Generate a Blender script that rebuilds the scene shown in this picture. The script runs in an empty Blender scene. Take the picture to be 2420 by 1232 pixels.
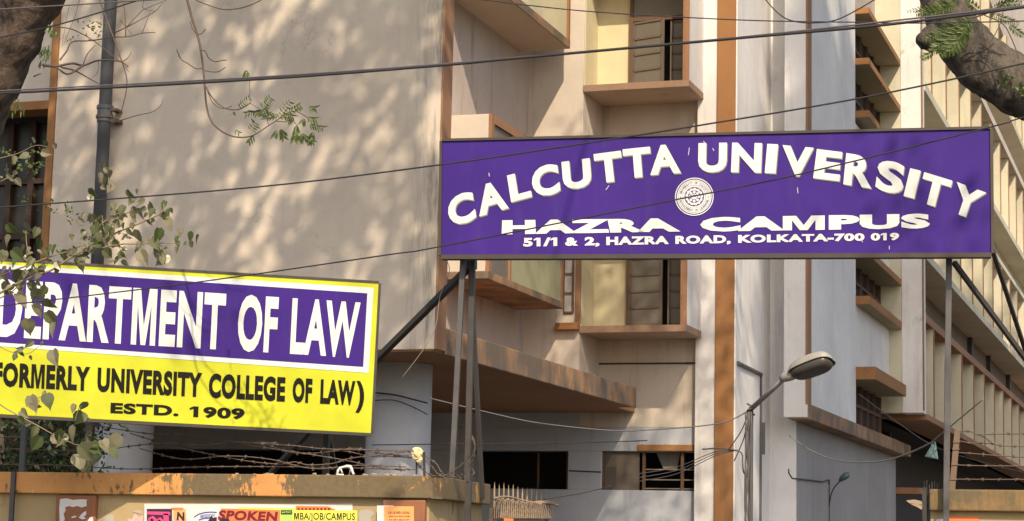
import bpy, math, random
import numpy as np
from mathutils import Vector, Matrix

# ------------------------------------------------------------------ camera, sky, sun, exposure
scene = bpy.context.scene
COL = scene.collection
FPX = 4811.0                                   # focal length in photo pixels (photo is 2420 wide)
YAW, PIT, ROL = (math.radians(a) for a in (18.72, 8.125, 1.255))
EYE = np.array([0.0, 0.0, 1.6])
_w = np.array([-math.sin(YAW)*math.cos(PIT), math.cos(YAW)*math.cos(PIT), math.sin(PIT)])
_rt = np.array([math.cos(YAW), math.sin(YAW), 0.0]); _up = np.cross(_rt, _w)
CR = _rt*math.cos(ROL) + _up*math.sin(ROL)
CU = -_rt*math.sin(ROL) + _up*math.cos(ROL)
CW = _w
cam = bpy.data.cameras.new('camera'); camo = bpy.data.objects.new('camera', cam); COL.objects.link(camo)
cam.sensor_width = 36.0; cam.sensor_fit = 'HORIZONTAL'; cam.lens = 36.0*FPX/2420.0
cam.clip_start = 0.05; cam.clip_end = 2000
camo.matrix_world = Matrix(((CR[0], CU[0], -CW[0], EYE[0]), (CR[1], CU[1], -CW[1], EYE[1]), (CR[2], CU[2], -CW[2], EYE[2]), (0, 0, 0, 1)))
scene.camera = camo

SUN = Vector((0.53, -1.0, 0.95)).normalized()  # towards the sun: front right, about 40 degrees up
world = bpy.data.worlds.new('World'); scene.world = world; world.use_nodes = True
nt = world.node_tree; nt.nodes.clear()
sky = nt.nodes.new('ShaderNodeTexSky'); sky.sky_type = 'NISHITA'; sky.sun_disc = False
sky.sun_elevation = math.asin(SUN.z); sky.sun_rotation = math.atan2(SUN.x, SUN.y)
sky.air_density = 1.2; sky.dust_density = 2.6; sky.ozone_density = 1.0
bg = nt.nodes.new('ShaderNodeBackground'); bg.inputs[1].default_value = 0.145
wo = nt.nodes.new('ShaderNodeOutputWorld')
nt.links.new(sky.outputs[0], bg.inputs[0]); nt.links.new(bg.outputs[0], wo.inputs[0])
sl = bpy.data.lights.new('sun', 'SUN'); sl.energy = 3.9; sl.angle = math.radians(0.55); sl.color = (1.0, 0.84, 0.62)
so = bpy.data.objects.new('sun', sl); COL.objects.link(so); so.location = (10, -20, 20)
so.rotation_euler = SUN.to_track_quat('Z', 'Y').to_euler()
vs = scene.view_settings; vs.view_transform = 'Standard'; vs.look = 'None'; vs.exposure = 0.33; vs.gamma = 1.0

# ------------------------------------------------------------------ helpers
R = random.Random(7)
def rdir_(a): return Vector((R.gauss(0, a), R.gauss(0, a), R.gauss(0, a)))
def ray(px, py): return CW*FPX + CR*(px-1210.0) - CU*(py-616.0)
def pt(px, py, X=None, Y=None, Z=None):
    d = ray(px, py)
    t = (X-EYE[0])/d[0] if X is not None else (Y-EYE[1])/d[1] if Y is not None else (Z-EYE[2])/d[2]
    return Vector(EYE + d*t)
def pl(px, py, o, n):                          # pixel -> plane through o with normal n
    d = Vector(ray(px, py)); e = Vector(EYE)
    return e + d*((o-e).dot(n)/d.dot(n))
def proj(p):
    d = np.array(p, float)-EYE; z = d@CW
    return 1210+FPX*(d@CR)/z, 616-FPX*(d@CU)/z, z
def inframe(p, m=40):
    x, y, z = proj(p)
    return z > 0 and -m < x < 2420+m and -m < y < 1232+m

class MB:
    def __init__(s): s.v = []; s.f = []; s.m = []
    def add(s, vs_, fs, m=0):
        b = len(s.v); s.v += [tuple(p) for p in vs_]
        s.f += [tuple(b+i for i in f) for f in fs]; s.m += [m]*len(fs)
    def hexa(s, p, m=0):                       # p: bottom 4 (ccw), top 4
        s.add(p, [(3, 2, 1, 0), (4, 5, 6, 7), (0, 1, 5, 4), (1, 2, 6, 5), (2, 3, 7, 6), (3, 0, 4, 7)], m)
    def box(s, x0, x1, y0, y1, z0, z1, m=0):
        s.hexa([(x0, y0, z0), (x1, y0, z0), (x1, y1, z0), (x0, y1, z0), (x0, y0, z1), (x1, y0, z1), (x1, y1, z1), (x0, y1, z1)], m)
    def bar(s, a, b, w, h, side=None, m=0):    # square bar from a to b
        a, b = Vector(a), Vector(b); d = (b-a).normalized()
        sd = Vector(side) if side is not None else d.cross(Vector((0, 0, 1)))
        if sd.length < 1e-4: sd = Vector((1, 0, 0))
        sd = (sd-d*sd.dot(d)).normalized(); up = sd.cross(d)
        x, y = sd*w/2, up*h/2
        s.hexa([a-x-y, a+x-y, a+x+y, a-x+y, b-x-y, b+x-y, b+x+y, b-x+y], m)
    def tube(s, pts, r, n=6, m=0, cap=True):
        P = [Vector(p) for p in pts]; k = len(P)
        rr = [r]*k if not hasattr(r, '__len__') else r
        b = len(s.v); ref = None
        for i, p in enumerate(P):
            d = (P[min(i+1, k-1)]-P[max(i-1, 0)]).normalized()
            if ref is None:
                ref = d.orthogonal().normalized()
            ref = (ref-d*ref.dot(d)).normalized(); q = d.cross(ref)
            for j in range(n):
                a = 2*math.pi*j/n
                s.v.append(tuple(p+(ref*math.cos(a)+q*math.sin(a))*rr[i]))
        for i in range(k-1):
            for j in range(n):
                s.f.append((b+i*n+j, b+i*n+(j+1) % n, b+(i+1)*n+(j+1) % n, b+(i+1)*n+j)); s.m.append(m)
        if cap:
            s.f.append(tuple(b+j for j in reversed(range(n)))); s.m.append(m)
            s.f.append(tuple(b+(k-1)*n+j for j in range(n))); s.m.append(m)
    def prism(s, poly, z0, z1, m=0):           # poly (x,y) ccw
        n = len(poly)
        s.add([(x, y, z0) for x, y in poly]+[(x, y, z1) for x, y in poly],
              [tuple(reversed(range(n))), tuple(range(n, 2*n))]+[(i, (i+1) % n, n+(i+1) % n, n+i) for i in range(n)], m)
    def slab(s, pts, d, m=0):                  # planar polygon given thickness vector d
        n = len(pts); P = [Vector(p) for p in pts]; d = Vector(d)
        s.add(P+[p+d for p in P], [tuple(reversed(range(n))), tuple(range(n, 2*n))]+[(i, (i+1) % n, n+(i+1) % n, n+i) for i in range(n)], m)
    def build(s, name, mats, parent=None, smooth=False, bevel=0.0):
        me = bpy.data.meshes.new(name)
        me.from_pydata(s.v, [], s.f); 
        mats = mats if isinstance(mats, (list, tuple)) else [mats]
        for k in mats: me.materials.append(k)
        if len(mats) > 1: me.polygons.foreach_set('material_index', s.m)
        if smooth: me.polygons.foreach_set('use_smooth', [True]*len(s.f))
        me.update()
        o = bpy.data.objects.new(name, me); COL.objects.link(o)
        if parent is not None: attach(o, parent)
        if bevel:
            b = o.modifiers.new('bevel', 'BEVEL'); b.width = bevel; b.segments = 2; b.limit_method = 'ANGLE'; b.angle_limit = math.radians(50)
        return o
WM = {}
def attach(o, p):
    o.parent = p
    o.matrix_parent_inverse = Matrix.Translation(WM.get(p.name, Vector((0, 0, 0)))).inverted()
def thing(name, label, cat, loc=(0, 0, 0), group=None):
    o = bpy.data.objects.new(name, None); COL.objects.link(o); o.location = loc; o.empty_display_size = 0.3
    WM[o.name] = Vector(loc)
    o['label'] = label; o['category'] = cat
    if group: o['group'] = group
    return o
def tag(o, label, cat, group=None):
    o['label'] = label; o['category'] = cat
    if group: o['group'] = group
    return o
def struct(o): o['kind'] = 'structure'; return o
def smoothpath(pts, n=6):                      # Catmull-Rom
    P = [Vector(p) for p in pts]; out = []
    for i in range(len(P)-1):
        a, b, c, d = P[max(i-1, 0)], P[i], P[i+1], P[min(i+2, len(P)-1)]
        for k in range(n):
            t = k/n
            out.append(0.5*((2*b)+(c-a)*t+(2*a-5*b+4*c-d)*t*t+(3*b-a-3*c+d)*t**3))
    out.append(P[-1]); return out

# ------------------------------------------------------------------ materials
def newmat(name):
    m = bpy.data.materials.new(name); m.use_nodes = True
    return m, m.node_tree.nodes, m.node_tree.links, m.node_tree.nodes['Principled BSDF']
def noise(N, L, scale, mapscale=(1, 1, 1), detail=6, rough=0.6, off=(0, 0, 0)):
    tc = N.new('ShaderNodeTexCoord'); mp = N.new('ShaderNodeMapping'); mp.inputs['Scale'].default_value = mapscale
    mp.inputs['Location'].default_value = off
    n = N.new('ShaderNodeTexNoise'); n.inputs['Scale'].default_value = scale; n.inputs['Detail'].default_value = detail; n.inputs['Roughness'].default_value = rough
    L.new(tc.outputs['Object'], mp.inputs[0]); L.new(mp.outputs[0], n.inputs['Vector'])
    return n.outputs['Fac']
def ramp(N, L, fac, a, b):
    r = N.new('ShaderNodeMapRange'); r.inputs[1].default_value = a; r.inputs[2].default_value = b
    r.clamp = True; L.new(fac, r.inputs[0]); return r.outputs[0]
def mixc(N, L, fac, c1, c2):
    m = N.new('ShaderNodeMix'); m.data_type = 'RGBA'
    for i, c in ((6, c1), (7, c2)):
        if isinstance(c, tuple): m.inputs[i].default_value = (*c, 1)
        else: L.new(c, m.inputs[i])
    if isinstance(fac, float): m.inputs[0].default_value = fac
    else: L.new(fac, m.inputs[0])
    return m.outputs[2]
def mathn(N, L, op, a, b):
    m = N.new('ShaderNodeMath'); m.operation = op
    for i, c in ((0, a), (1, b)):
        if isinstance(c, (int, float)): m.inputs[i].default_value = c
        else: L.new(c, m.inputs[i])
    return m.outputs[0]
def bump(N, L, P, h, strength=0.2, dist=0.01):
    b = N.new('ShaderNodeBump'); b.inputs['Strength'].default_value = strength; b.inputs['Distance'].default_value = dist
    L.new(h, b.inputs['Height']); L.new(b.outputs[0], P.inputs['Normal'])
def plaster(name, c, dirt=None, amt=0.5, streak=0.35, rough=0.9, bs=0.25, off=(0, 0, 0), spots=0.0, edge=None, crack=0.0):
    m, N, L, P = newmat(name)
    dirt = dirt or tuple(x*0.45 for x in c)
    lo = tuple(x*0.86 for x in c); hi = tuple(min(1, x*1.08) for x in c)
    big = noise(N, L, 0.55, detail=5, off=off)
    col = mixc(N, L, ramp(N, L, big, 0.35, 0.65), lo, hi)
    st = noise(N, L, 1.0, (5, 5, 0.45), 6, 0.62, off)
    col = mixc(N, L, mathn(N, L, 'MULTIPLY', ramp(N, L, st, 0.56, 0.78), streak), col, dirt)
    bl = noise(N, L, 2.3, (1, 1, 0.8), 8, 0.7, off)
    col = mixc(N, L, mathn(N, L, 'MULTIPLY', ramp(N, L, bl, 0.6, 0.74), amt), col, dirt)
    mo = noise(N, L, 7, detail=9, rough=0.75, off=off)
    col = mixc(N, L, mathn(N, L, 'MULTIPLY', ramp(N, L, mo, 0.42, 0.68), 0.22), col, tuple(x*0.7 for x in c))
    if crack:
        tc = N.new('ShaderNodeTexCoord'); wn = noise(N, L, 2.2, detail=6); mp = N.new('ShaderNodeVectorMath'); mp.operation = 'ADD'
        L.new(tc.outputs['Object'], mp.inputs[0]); L.new(wn, mp.inputs[1])
        vo = N.new('ShaderNodeTexVoronoi'); vo.feature = 'DISTANCE_TO_EDGE'; vo.inputs['Scale'].default_value = 0.55; L.new(mp.outputs[0], vo.inputs['Vector'])
        ck = mathn(N, L, 'MULTIPLY', mathn(N, L, 'SUBTRACT', 1.0, ramp(N, L, vo.outputs['Distance'], 0.0, 0.006)), ramp(N, L, noise(N, L, 0.9, off=(5, 2, 1)), 0.5, 0.62))
        col = mixc(N, L, mathn(N, L, 'MULTIPLY', ck, crack), col, dirt)
    if edge:                                   # (axis, from, to): mildew drips gathering towards one edge
        tc = N.new('ShaderNodeTexCoord'); sx = N.new('ShaderNodeSeparateXYZ'); L.new(tc.outputs['Object'], sx.inputs[0])
        e = ramp(N, L, sx.outputs[edge[0]], edge[1], edge[2])
        dn = ramp(N, L, noise(N, L, 2.0, (6, 6, 0.6), 8, 0.7, (1, 4, 2)), 0.46, 0.66)
        col = mixc(N, L, mathn(N, L, 'MULTIPLY', mathn(N, L, 'MULTIPLY', e, dn), 0.9), col, (0.10, 0.09, 0.075))
    if spots:
        sp = noise(N, L, 26, detail=3)
        col = mixc(N, L, mathn(N, L, 'MULTIPLY', ramp(N, L, sp, 0.68, 0.73), spots), col, tuple(x*0.25 for x in c))
    L.new(col, P.inputs['Base Color']); P.inputs['Roughness'].default_value = rough
    bump(N, L, P, noise(N, L, 18, detail=8), bs, 0.01)
    return m
def plain(name, c, rough=0.6, metal=0.0, var=0.15, scale=6, spec=0.5):
    m, N, L, P = newmat(name)
    col = mixc(N, L, noise(N, L, scale), tuple(x*(1-var) for x in c), tuple(min(1, x*(1+var)) for x in c))
    L.new(col, P.inputs['Base Color']); P.inputs['Roughness'].default_value = rough; P.inputs['Metallic'].default_value = metal
    P.inputs['Specular IOR Level'].default_value = spec
    return m
def peeled(name, c, under, amt=0.5, th=0.52, off=(0, 0, 0), white=0.0, xr=None, soft=0.025, bz=0.45):     # flaking paint over dark mossy render
    m, N, L, P = newmat(name)
    col = mixc(N, L, ramp(N, L, noise(N, L, 2.0), 0.3, 0.7), tuple(x*0.75 for x in c), tuple(min(1, x*1.1) for x in c))
    a = noise(N, L, 2.2, (1, 1, 1), 4, 0.5, off); b = noise(N, L, 24, (1, 1, bz), 8, 0.75)
    s = mathn(N, L, 'ADD', mathn(N, L, 'MULTIPLY', a, 0.6), mathn(N, L, 'MULTIPLY', b, 0.4))
    if xr:
        tc = N.new('ShaderNodeTexCoord'); sx = N.new('ShaderNodeSeparateXYZ'); L.new(tc.outputs['Object'], sx.inputs[0])
        s = mathn(N, L, 'ADD', s, mathn(N, L, 'SUBTRACT', mathn(N, L, 'MULTIPLY', ramp(N, L, sx.outputs[0], *xr), 0.22), 0.105))
    k = ramp(N, L, s, th, th+soft)
    u = mixc(N, L, noise(N, L, 30), tuple(x*0.6 for x in under), tuple(x*1.5 for x in under))
    col = mixc(N, L, mathn(N, L, 'MULTIPLY', k, amt), col, u)
    if white:
        w = ramp(N, L, noise(N, L, 9, (1, 1, 1), 9, 0.75, (3, 1, 7)), 0.64, 0.68)
        col = mixc(N, L, mathn(N, L, 'MULTIPLY', w, white), col, (0.62, 0.56, 0.45))
    L.new(col, P.inputs['Base Color']); P.inputs['Roughness'].default_value = 0.85
    bump(N, L, P, mathn(N, L, 'SUBTRACT', noise(N, L, 40, detail=6), k), 0.35, 0.008)
    return m
def leafmat(name, c1, c2, transl=0.35, rough=0.45):
    m, N, L, P = newmat(name)
    g = N.new('ShaderNodeNewGeometry')
    col = mixc(N, L, g.outputs['Random Per Island'], c1, c2)
    L.new(col, P.inputs['Base Color']); P.inputs['Roughness'].default_value = rough
    t = N.new('ShaderNodeBsdfTranslucent'); L.new(col, t.inputs[0])
    mx = N.new('ShaderNodeMixShader'); mx.inputs[0].default_value = transl
    L.new(P.outputs[0], mx.inputs[1]); L.new(t.outputs[0], mx.inputs[2])
    L.new(mx.outputs[0], N['Material Output'].inputs[0])
    return m
def barkmat(name, c1, c2, sc=13):
    m, N, L, P = newmat(name)
    n = noise(N, L, sc, (1, 1, 0.4), 10, 0.7); k = noise(N, L, 1.6, detail=4)
    col = mixc(N, L, ramp(N, L, n, 0.40, 0.62), c1, c2)
    col = mixc(N, L, mathn(N, L, 'MULTIPLY', ramp(N, L, k, 0.5, 0.62), 0.5), col, tuple(x*1.35 for x in c2))
    L.new(col, P.inputs['Base Color']); P.inputs['Roughness'].default_value = 0.9
    bump(N, L, P, n, 1.0, 0.05); return m
def signmat(name, c, rough=0.5, wear=0.12):
    m, N, L, P = newmat(name)
    col = mixc(N, L, ramp(N, L, noise(N, L, 1.7, detail=5), 0.35, 0.7), tuple(x*(1-wear) for x in c), tuple(min(1, x*(1+wear)) for x in c))
    dust = ramp(N, L, noise(N, L, 1.2, (6, 6, 0.8), 7, 0.65), 0.55, 0.85)
    col = mixc(N, L, mathn(N, L, 'MULTIPLY', dust, 0.035), col, (0.45, 0.4, 0.36))
    L.new(col, P.inputs['Base Color']); P.inputs['Roughness'].default_value = rough; P.inputs['Specular IOR Level'].default_value = 0.1
    bump(N, L, P, noise(N, L, 3.0, detail=3), 0.12, 0.02); return m

M = {}
M['beige'] = plaster('beige_plaster', (0.61, 0.52, 0.425), (0.29, 0.24, 0.19), 0.2, 0.28, spots=0.25, edge=(0, -8.05, -7.62), crack=0.5)
M['cream'] = plaster('cream_plaster', (0.60, 0.52, 0.44), (0.22, 0.17, 0.14), 0.5, 0.55)
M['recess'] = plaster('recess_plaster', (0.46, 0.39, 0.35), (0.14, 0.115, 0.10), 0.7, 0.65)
M['white'] = plaster('white_plaster', (0.70, 0.67, 0.655), (0.33, 0.30, 0.28), 0.4, 0.6)
M['whiter'] = plaster('block_white_plaster', (0.70, 0.69, 0.69), (0.32, 0.30, 0.29), 0.35, 0.5)
M['greyblue'] = plaster('grey_blue_plaster', (0.44, 0.46, 0.51), (0.19, 0.18, 0.18), 0.5, 0.5)
M['yellowwall'] = plaster('yellow_plaster', (0.64, 0.56, 0.36), (0.4, 0.33, 0.2), 0.25, 0.25)
M['olive'] = plaster('olive_cream_plaster', (0.58, 0.54, 0.41), (0.3, 0.27, 0.2), 0.3, 0.45)
M['orange'] = plaster('orange_trim', (0.30, 0.142, 0.053), (0.13, 0.075, 0.042), 0.75, 0.8)
M['browntrim'] = plaster('brown_trim', (0.30, 0.155, 0.085), (0.12, 0.07, 0.05), 0.5, 0.5)
M['ledge'] = plaster('ledge_brown', (0.30, 0.19, 0.125), (0.14, 0.09, 0.06), 0.55, 0.5)
M['shadeunder'] = plaster('sunshade_underside', (0.30, 0.25, 0.16), (0.12, 0.09, 0.06), 0.5, 0.2)
M['fascia'] = peeled('stained_fascia', (0.34, 0.19, 0.10), (0.10, 0.085, 0.07), 0.85, 0.43, white=0.3, soft=0.14, bz=0.12)
M['soffit'] = plaster('brown_soffit', (0.30, 0.15, 0.07), (0.1, 0.06, 0.04), 0.5, 0.2)
M['undercream'] = plaster('soffit_cream', (0.46, 0.36, 0.27), (0.2, 0.14, 0.10), 0.5, 0.1)
M['column'] = plaster('column_grey', (0.46, 0.46, 0.49), (0.2, 0.2, 0.21), 0.3, 0.45)
M['dark'] = plain('painted_dark_room', (0.018, 0.015, 0.014), 0.95, var=0.3)  # near-black colour standing in for unlit space behind openings
M['glass'] = plaster('dusty_glass', (0.17, 0.15, 0.125), (0.06, 0.05, 0.045), 0.6, 0.7, 0.35, 0.05)
M['bayglass'] = plain('bay_glass', (0.36, 0.35, 0.22), 0.3, var=0.25, scale=1.5)
M['frame'] = plaster('window_frame_paint', (0.15, 0.115, 0.09), None, 0.4, 0.4)
M['wood'] = plaster('brown_wood', (0.13, 0.075, 0.045), None, 0.3, 0.3)
M['coping'] = peeled('coping_paint', (0.62, 0.29, 0.09), (0.10, 0.085, 0.05), 0.92, 0.50, white=0.8, xr=(-8.2, -5.5))
M['copingmoss'] = peeled('coping_mossy', (0.27, 0.16, 0.06), (0.10, 0.085, 0.05), 0.85, 0.43, soft=0.1, bz=0.2)
M['wallyellow'] = plaster('boundary_yellow', (0.41, 0.30, 0.155), (0.14, 0.10, 0.065), 0.8, 0.6, spots=0.5)
M['wallbrown'] = plaster('boundary_brown', (0.28, 0.115, 0.055), (0.3, 0.25, 0.2), 0.35, 0.3)
M['steel'] = plain('grey_painted_steel', (0.09, 0.083, 0.083), 0.5, 0.3, 0.35, 9)
M['darksteel'] = plain('dark_steel', (0.055, 0.048, 0.045), 0.55, 0.3, 0.4, 9)
M['rust'] = plain('rusty_wire', (0.13, 0.095, 0.075), 0.8, 0.2, 0.5, 20)
M['cable'] = plain('black_cable', (0.03, 0.027, 0.03), 0.55, var=0.3)
M['greycable'] = plain('grey_cable', (0.10, 0.09, 0.092), 0.55, var=0.3)
M['palewire'] = plain('pale_wire', (0.24, 0.21, 0.19), 0.5, var=0.2)
M['purple'] = signmat('purple_flex', (0.046, 0.019, 0.185))
M['yellow'] = signmat('yellow_flex', (0.50, 0.515, 0.034), 0.35, 0.16)
M['signwhite'] = signmat('white_flex', (0.60, 0.62, 0.63), 0.35, 0.1)
M['letterwhite'] = signmat('white_lettering', (0.64, 0.65, 0.63), 0.3, 0.12)
M['lettershade'] = signmat('lettering_drop_edge', (0.19, 0.19, 0.17), 0.4, 0.1)
M['letterblack'] = signmat('black_lettering', (0.012, 0.011, 0.008), 0.4, 0.1)
M['emblemink'] = plain('emblem_ink', (0.07, 0.04, 0.16), 0.4)
M['pipe'] = plaster('drain_pipe_grey', (0.085, 0.09, 0.105), (0.45, 0.42, 0.4), 0.3, 0.35, 0.6)
M['lampgrey'] = plain('lamp_grey', (0.36, 0.34, 0.30), 0.5, 0.1, 0.25, 12)
M['lens'] = plain('lamp_lens', (0.07, 0.064, 0.056), 0.3, 0, 0.4, 14)
M['bark'] = barkmat('bark_brown', (0.022, 0.015, 0.012), (0.13, 0.09, 0.066))
M['barkdark'] = barkmat('bark_dark', (0.03, 0.025, 0.022), (0.13, 0.105, 0.08))
M['twig'] = plain('twig_brown', (0.10, 0.065, 0.05), 0.8, var=0.4)
M['twigpale'] = plain('twig_pale', (0.24, 0.18, 0.11), 0.8, var=0.4)
M['leaf'] = leafmat('green_leaf', (0.05, 0.085, 0.02), (0.12, 0.17, 0.04))
M['leafbright'] = leafmat('bright_leaf', (0.055, 0.095, 0.022), (0.16, 0.20, 0.055))
M['leafdark'] = leafmat('dark_leaf', (0.018, 0.035, 0.012), (0.06, 0.09, 0.03))
M['leafdusty'] = leafmat('dusty_leaf', (0.06, 0.095, 0.024), (0.30, 0.265, 0.17), 0.35, 0.3)
M['ground'] = plaster('packed_ground', (0.085, 0.072, 0.06), None, 0.4, 0.1)
M['asphalt'] = plaster('asphalt', (0.055, 0.053, 0.05), None, 0.4, 0.1)
M['pave'] = plaster('pavement_grey', (0.12, 0.11, 0.10), None, 0.4, 0.1)
M['pink'] = plain('poster_pink', (0.75, 0.06, 0.22), 0.6, var=0.1)
M['posterorange'] = plain('poster_orange', (0.80, 0.20, 0.06), 0.6, var=0.1)
M['posterlight'] = plain('poster_light_orange', (0.85, 0.36, 0.12), 0.6, var=0.1)
M['posteryellow'] = plain('poster_yellow', (0.78, 0.78, 0.08), 0.6, var=0.06)
M['postergreen'] = plain('poster_green', (0.42, 0.66, 0.12), 0.6, var=0.08)
M['paper'] = plain('poster_white', (0.66, 0.62, 0.60), 0.7, var=0.12)
M['inkdark'] = plain('poster_ink', (0.03, 0.015, 0.03), 0.6)
M['inkred'] = plain('poster_dark_red', (0.16, 0.012, 0.02), 0.6)
M['inkblue'] = plain('poster_blue', (0.07, 0.13, 0.45), 0.6)
M['bag'] = plain('pale_cloth', (0.75, 0.62, 0.34), 0.7, var=0.2, scale=15)
M['plastic'] = plain('pale_plastic', (0.66, 0.63, 0.60), 0.5, var=0.15)
M['bluebag'] = plain('blue_green_plastic', (0.07, 0.12, 0.13), 0.45, var=0.6, scale=25)
M['card'] = plain('old_card', (0.34, 0.25, 0.17), 0.9, var=0.3, scale=20)

# ------------------------------------------------------------------ ground, road, pavement
g = MB(); g.box(-150, 150, -120, 220, -0.4, 0.0); struct(g.build('ground', M['ground']))
g = MB(); g.box(-150, 150, -4.5, 9.5, 0.0, 0.004+0.0); struct(g.build('road', M['asphalt']))
g = MB(); g.box(-150, 150, 9.5, 13.9, 0.002, 0.13); struct(g.build('pavement', M['pave'], bevel=0.015))
g = MB(); g.box(-4.9, -2.2, 13.9, 90, 0.001, 0.012); struct(g.build('driveway', M['pave']))

# ------------------------------------------------------------------ the building
Y0 = 20.0; XC = -7.60; XL = pt(141, 90, Y=Y0).x; XL2 = pt(104, 500, Y=Y0).x
ZS = 3.69; ZT = 13.5; Y1 = 28.1; Y2 = 29.15; XS = -9.317
ZCAN = pt(1114, 794, X=XC).z
B = thing('college_building', 'beige and orange trimmed multi storey college building behind both signs', 'building', (-8, 24, 0))
def part(name, mb, mat, bevel=0.008, parent=B, smooth=False): return mb.build(name, mat, parent, smooth, bevel)
def bpart(name, mat, *a, bevel=0.008, parent=B):
    m = MB(); m.box(*a); return part(name, m, mat, bevel, parent)

bpart('front_wall', M['beige'], XL, XC-0.02, Y0, Y0+0.27, ZS, ZT)
bpart('corner_trim', M['browntrim'], XC-0.02, XC, Y0-0.008, Y0+0.285, ZS+0.003, ZT)
bpart('edge_trim', M['orange'], XL2-0.01, XL, Y0-0.02, Y0+0.25, ZS-0.05, ZT)
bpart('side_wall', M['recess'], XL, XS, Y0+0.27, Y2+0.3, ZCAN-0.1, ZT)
# far-left bay: pale wall, orange lintel, window colours darkened for tree shade
zl1, zl0 = pt(70, 243, Y=Y0+0.5).z, pt(70, 264, Y=Y0+0.5).z
bpart('side_bay_wall', M['cream'], -17, XL2-0.01, Y0+0.5, Y0+0.8, zl1, ZT)
bpart('window_lintel', M['orange'], -17, XL2-0.012, Y0+0.42, Y0+0.78, zl0, zl1-0.002)
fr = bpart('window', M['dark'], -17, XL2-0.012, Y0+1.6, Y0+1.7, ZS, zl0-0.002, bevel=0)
m = MB()
for px in (72, 20, -60): 
    x = pt(px, 450, Y=Y0+1.0).x; m.box(x-0.04, x+0.04, Y0+0.98, Y0+1.05, ZS, zl0-0.01)
for z in (pt(50, 430, Y=Y0+1).z, pt(50, 560, Y=Y0+1).z): m.box(-17, XL2-0.02, Y0+0.985, Y0+1.045, z-0.03, z+0.03)
m.build('frame', plain('shade_dark_wood', (0.045, 0.025, 0.018), 0.8), fr)  # wood colour darkened to stand for the shade here
m = MB(); m.box(-17, XL2-0.02, Y0+1.06, Y0+1.08, ZS, zl0-0.01); m.build('pane', plain('shade_dark_glass', (0.025, 0.02, 0.016), 0.35, var=0.4), fr)
# canopy and its fascia
xr_ = pt(1500, 968, Y=Y2).x
m = MB(); m.prism([(-17, Y0+0.02), (XC-0.03, Y0+0.02), (XC-0.03, Y1), (xr_, Y1+0.001), (xr_, Y2-0.002), (-17, Y2-0.002)], ZS-0.02, ZCAN-0.02); part('canopy_slab', m, M['soffit'])
m = MB(); m.box(XC-0.03, XC, Y0+0.29, Y1, ZS-0.03, ZCAN); part('canopy_fascia', m, M['fascia'], 0.012)
# round columns
for xc, r in ((-8.60, 0.37), (-12.1, 0.345)):
    m = MB(); m.tube([(xc, 21.5, 0), (xc, 21.5, ZS-0.02)], r, 40, cap=True)
    o = part('round_column', m, M['column'], 0, smooth=True)
    o.modifiers.new('es', 'EDGE_SPLIT').split_angle = math.radians(60)
bpart('rear_column', M['wood'], -12.75, -12.52, 22.6, 22.9, 0, ZS-0.02)
# projecting bays on the side wall
XB_ = -8.596; YB0, YB1 = 24.45, 27.7
zb0 = 5.055; zb1 = pt(1165, 269, X=XB_).z
bay = bpart('projecting_bay', M['cream'], XS+0.002, XB_-0.05, YB0, YB1, zb0+0.1, zb1)
bpart('bay_floor', M['fascia'], XS+0.002, XB_, YB0-0.03, YB1+0.02, zb0, zb0+0.1, parent=bay)
m = MB()
for y, w in ((YB0, 0.10), (25.3, 0.06), (YB1-0.06, 0.06)): m.box(XB_-0.05, XB_-0.002, y, y+w, zb0+0.1, zb1)
m.box(XB_-0.05, XB_+0.004, YB0+0.1, YB1-0.06, zb1-0.12, zb1-0.004)
m.build('bay_frame', M['browntrim'], bay)
m = MB(); m.box(XB_-0.049, XB_-0.03, 25.36, YB1-0.06, zb0+0.1, zb1-0.12); m.build('bay_pane', M['bayglass'], bay)
m = MB(); m.box(XB_-0.049, XB_-0.03, YB0+0.1, 25.3, zb0+0.1, zb1-0.12); m.build('side_pane', M['glass'], bay)
zu = pt(1343, 116, Y=YB1).z
bay2 = bpart('projecting_bay', M['yellowwall'], XS+0.002, XB_, YB0, YB1-0.08, zu+0.1, ZT)
m = MB(); m.box(XS+0.002, XB_+0.02, YB0-0.03, YB1, zu, zu+0.1); part('bay_floor', m, [M['undercream']], parent=bay2)
bpart('bay_edge', M['fascia'], XB_+0.02, XB_+0.035, YB0-0.03, YB1, zu, zu+0.12, parent=bay2, bevel=0.004)
bpart('bay_corner', M['orange'], XB_-0.1, XB_+0.03, YB1-0.08, YB1+0.005, zu+0.1, ZT, parent=bay2)
# recessed front wall piece, its little window, reveal
X1 = pt(1379, 222, Y=Y1).x
bpart('recess_wall', M['cream'], XS-0.3, X1, Y1, Y2+0.1, ZCAN-0.05, ZT-0.01)
zw0, zw1 = pt(1345, 742, Y=Y1).z, pt(1345, 560, Y=Y1).z
xw0, xw1 = pt(1333, 690, Y=Y1).x, pt(1357, 690, Y=Y1).x
sw = bpart('small_window', M['wood'], xw0, xw1, Y1-0.03, Y1+0.01, zw0, zw1)
m = MB()
for k in range(4): m.box(xw0+0.02, xw1-0.03, Y1-0.036, Y1-0.028, zw0+0.03+k*(zw1-zw0)/4, zw0+(k+1)*(zw1-zw0)/4-0.02)
m.build('pane', plain('pale_glass', (0.35, 0.33, 0.31), 0.25, var=0.4), sw)
zk = pt(1340, 782, Y=Y1-0.15).z
bpart('window_ledge', M['orange'], pt(1311, 760, Y=Y1-0.15).x, X1+0.01, Y1-0.15, Y1, zk+0.02, zk+0.12)
bpart('jamb_trim', M['browntrim'], X1-0.075, X1+0.008, Y1-0.012, Y1+0.1, zk+0.12, zk+2.1)
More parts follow.
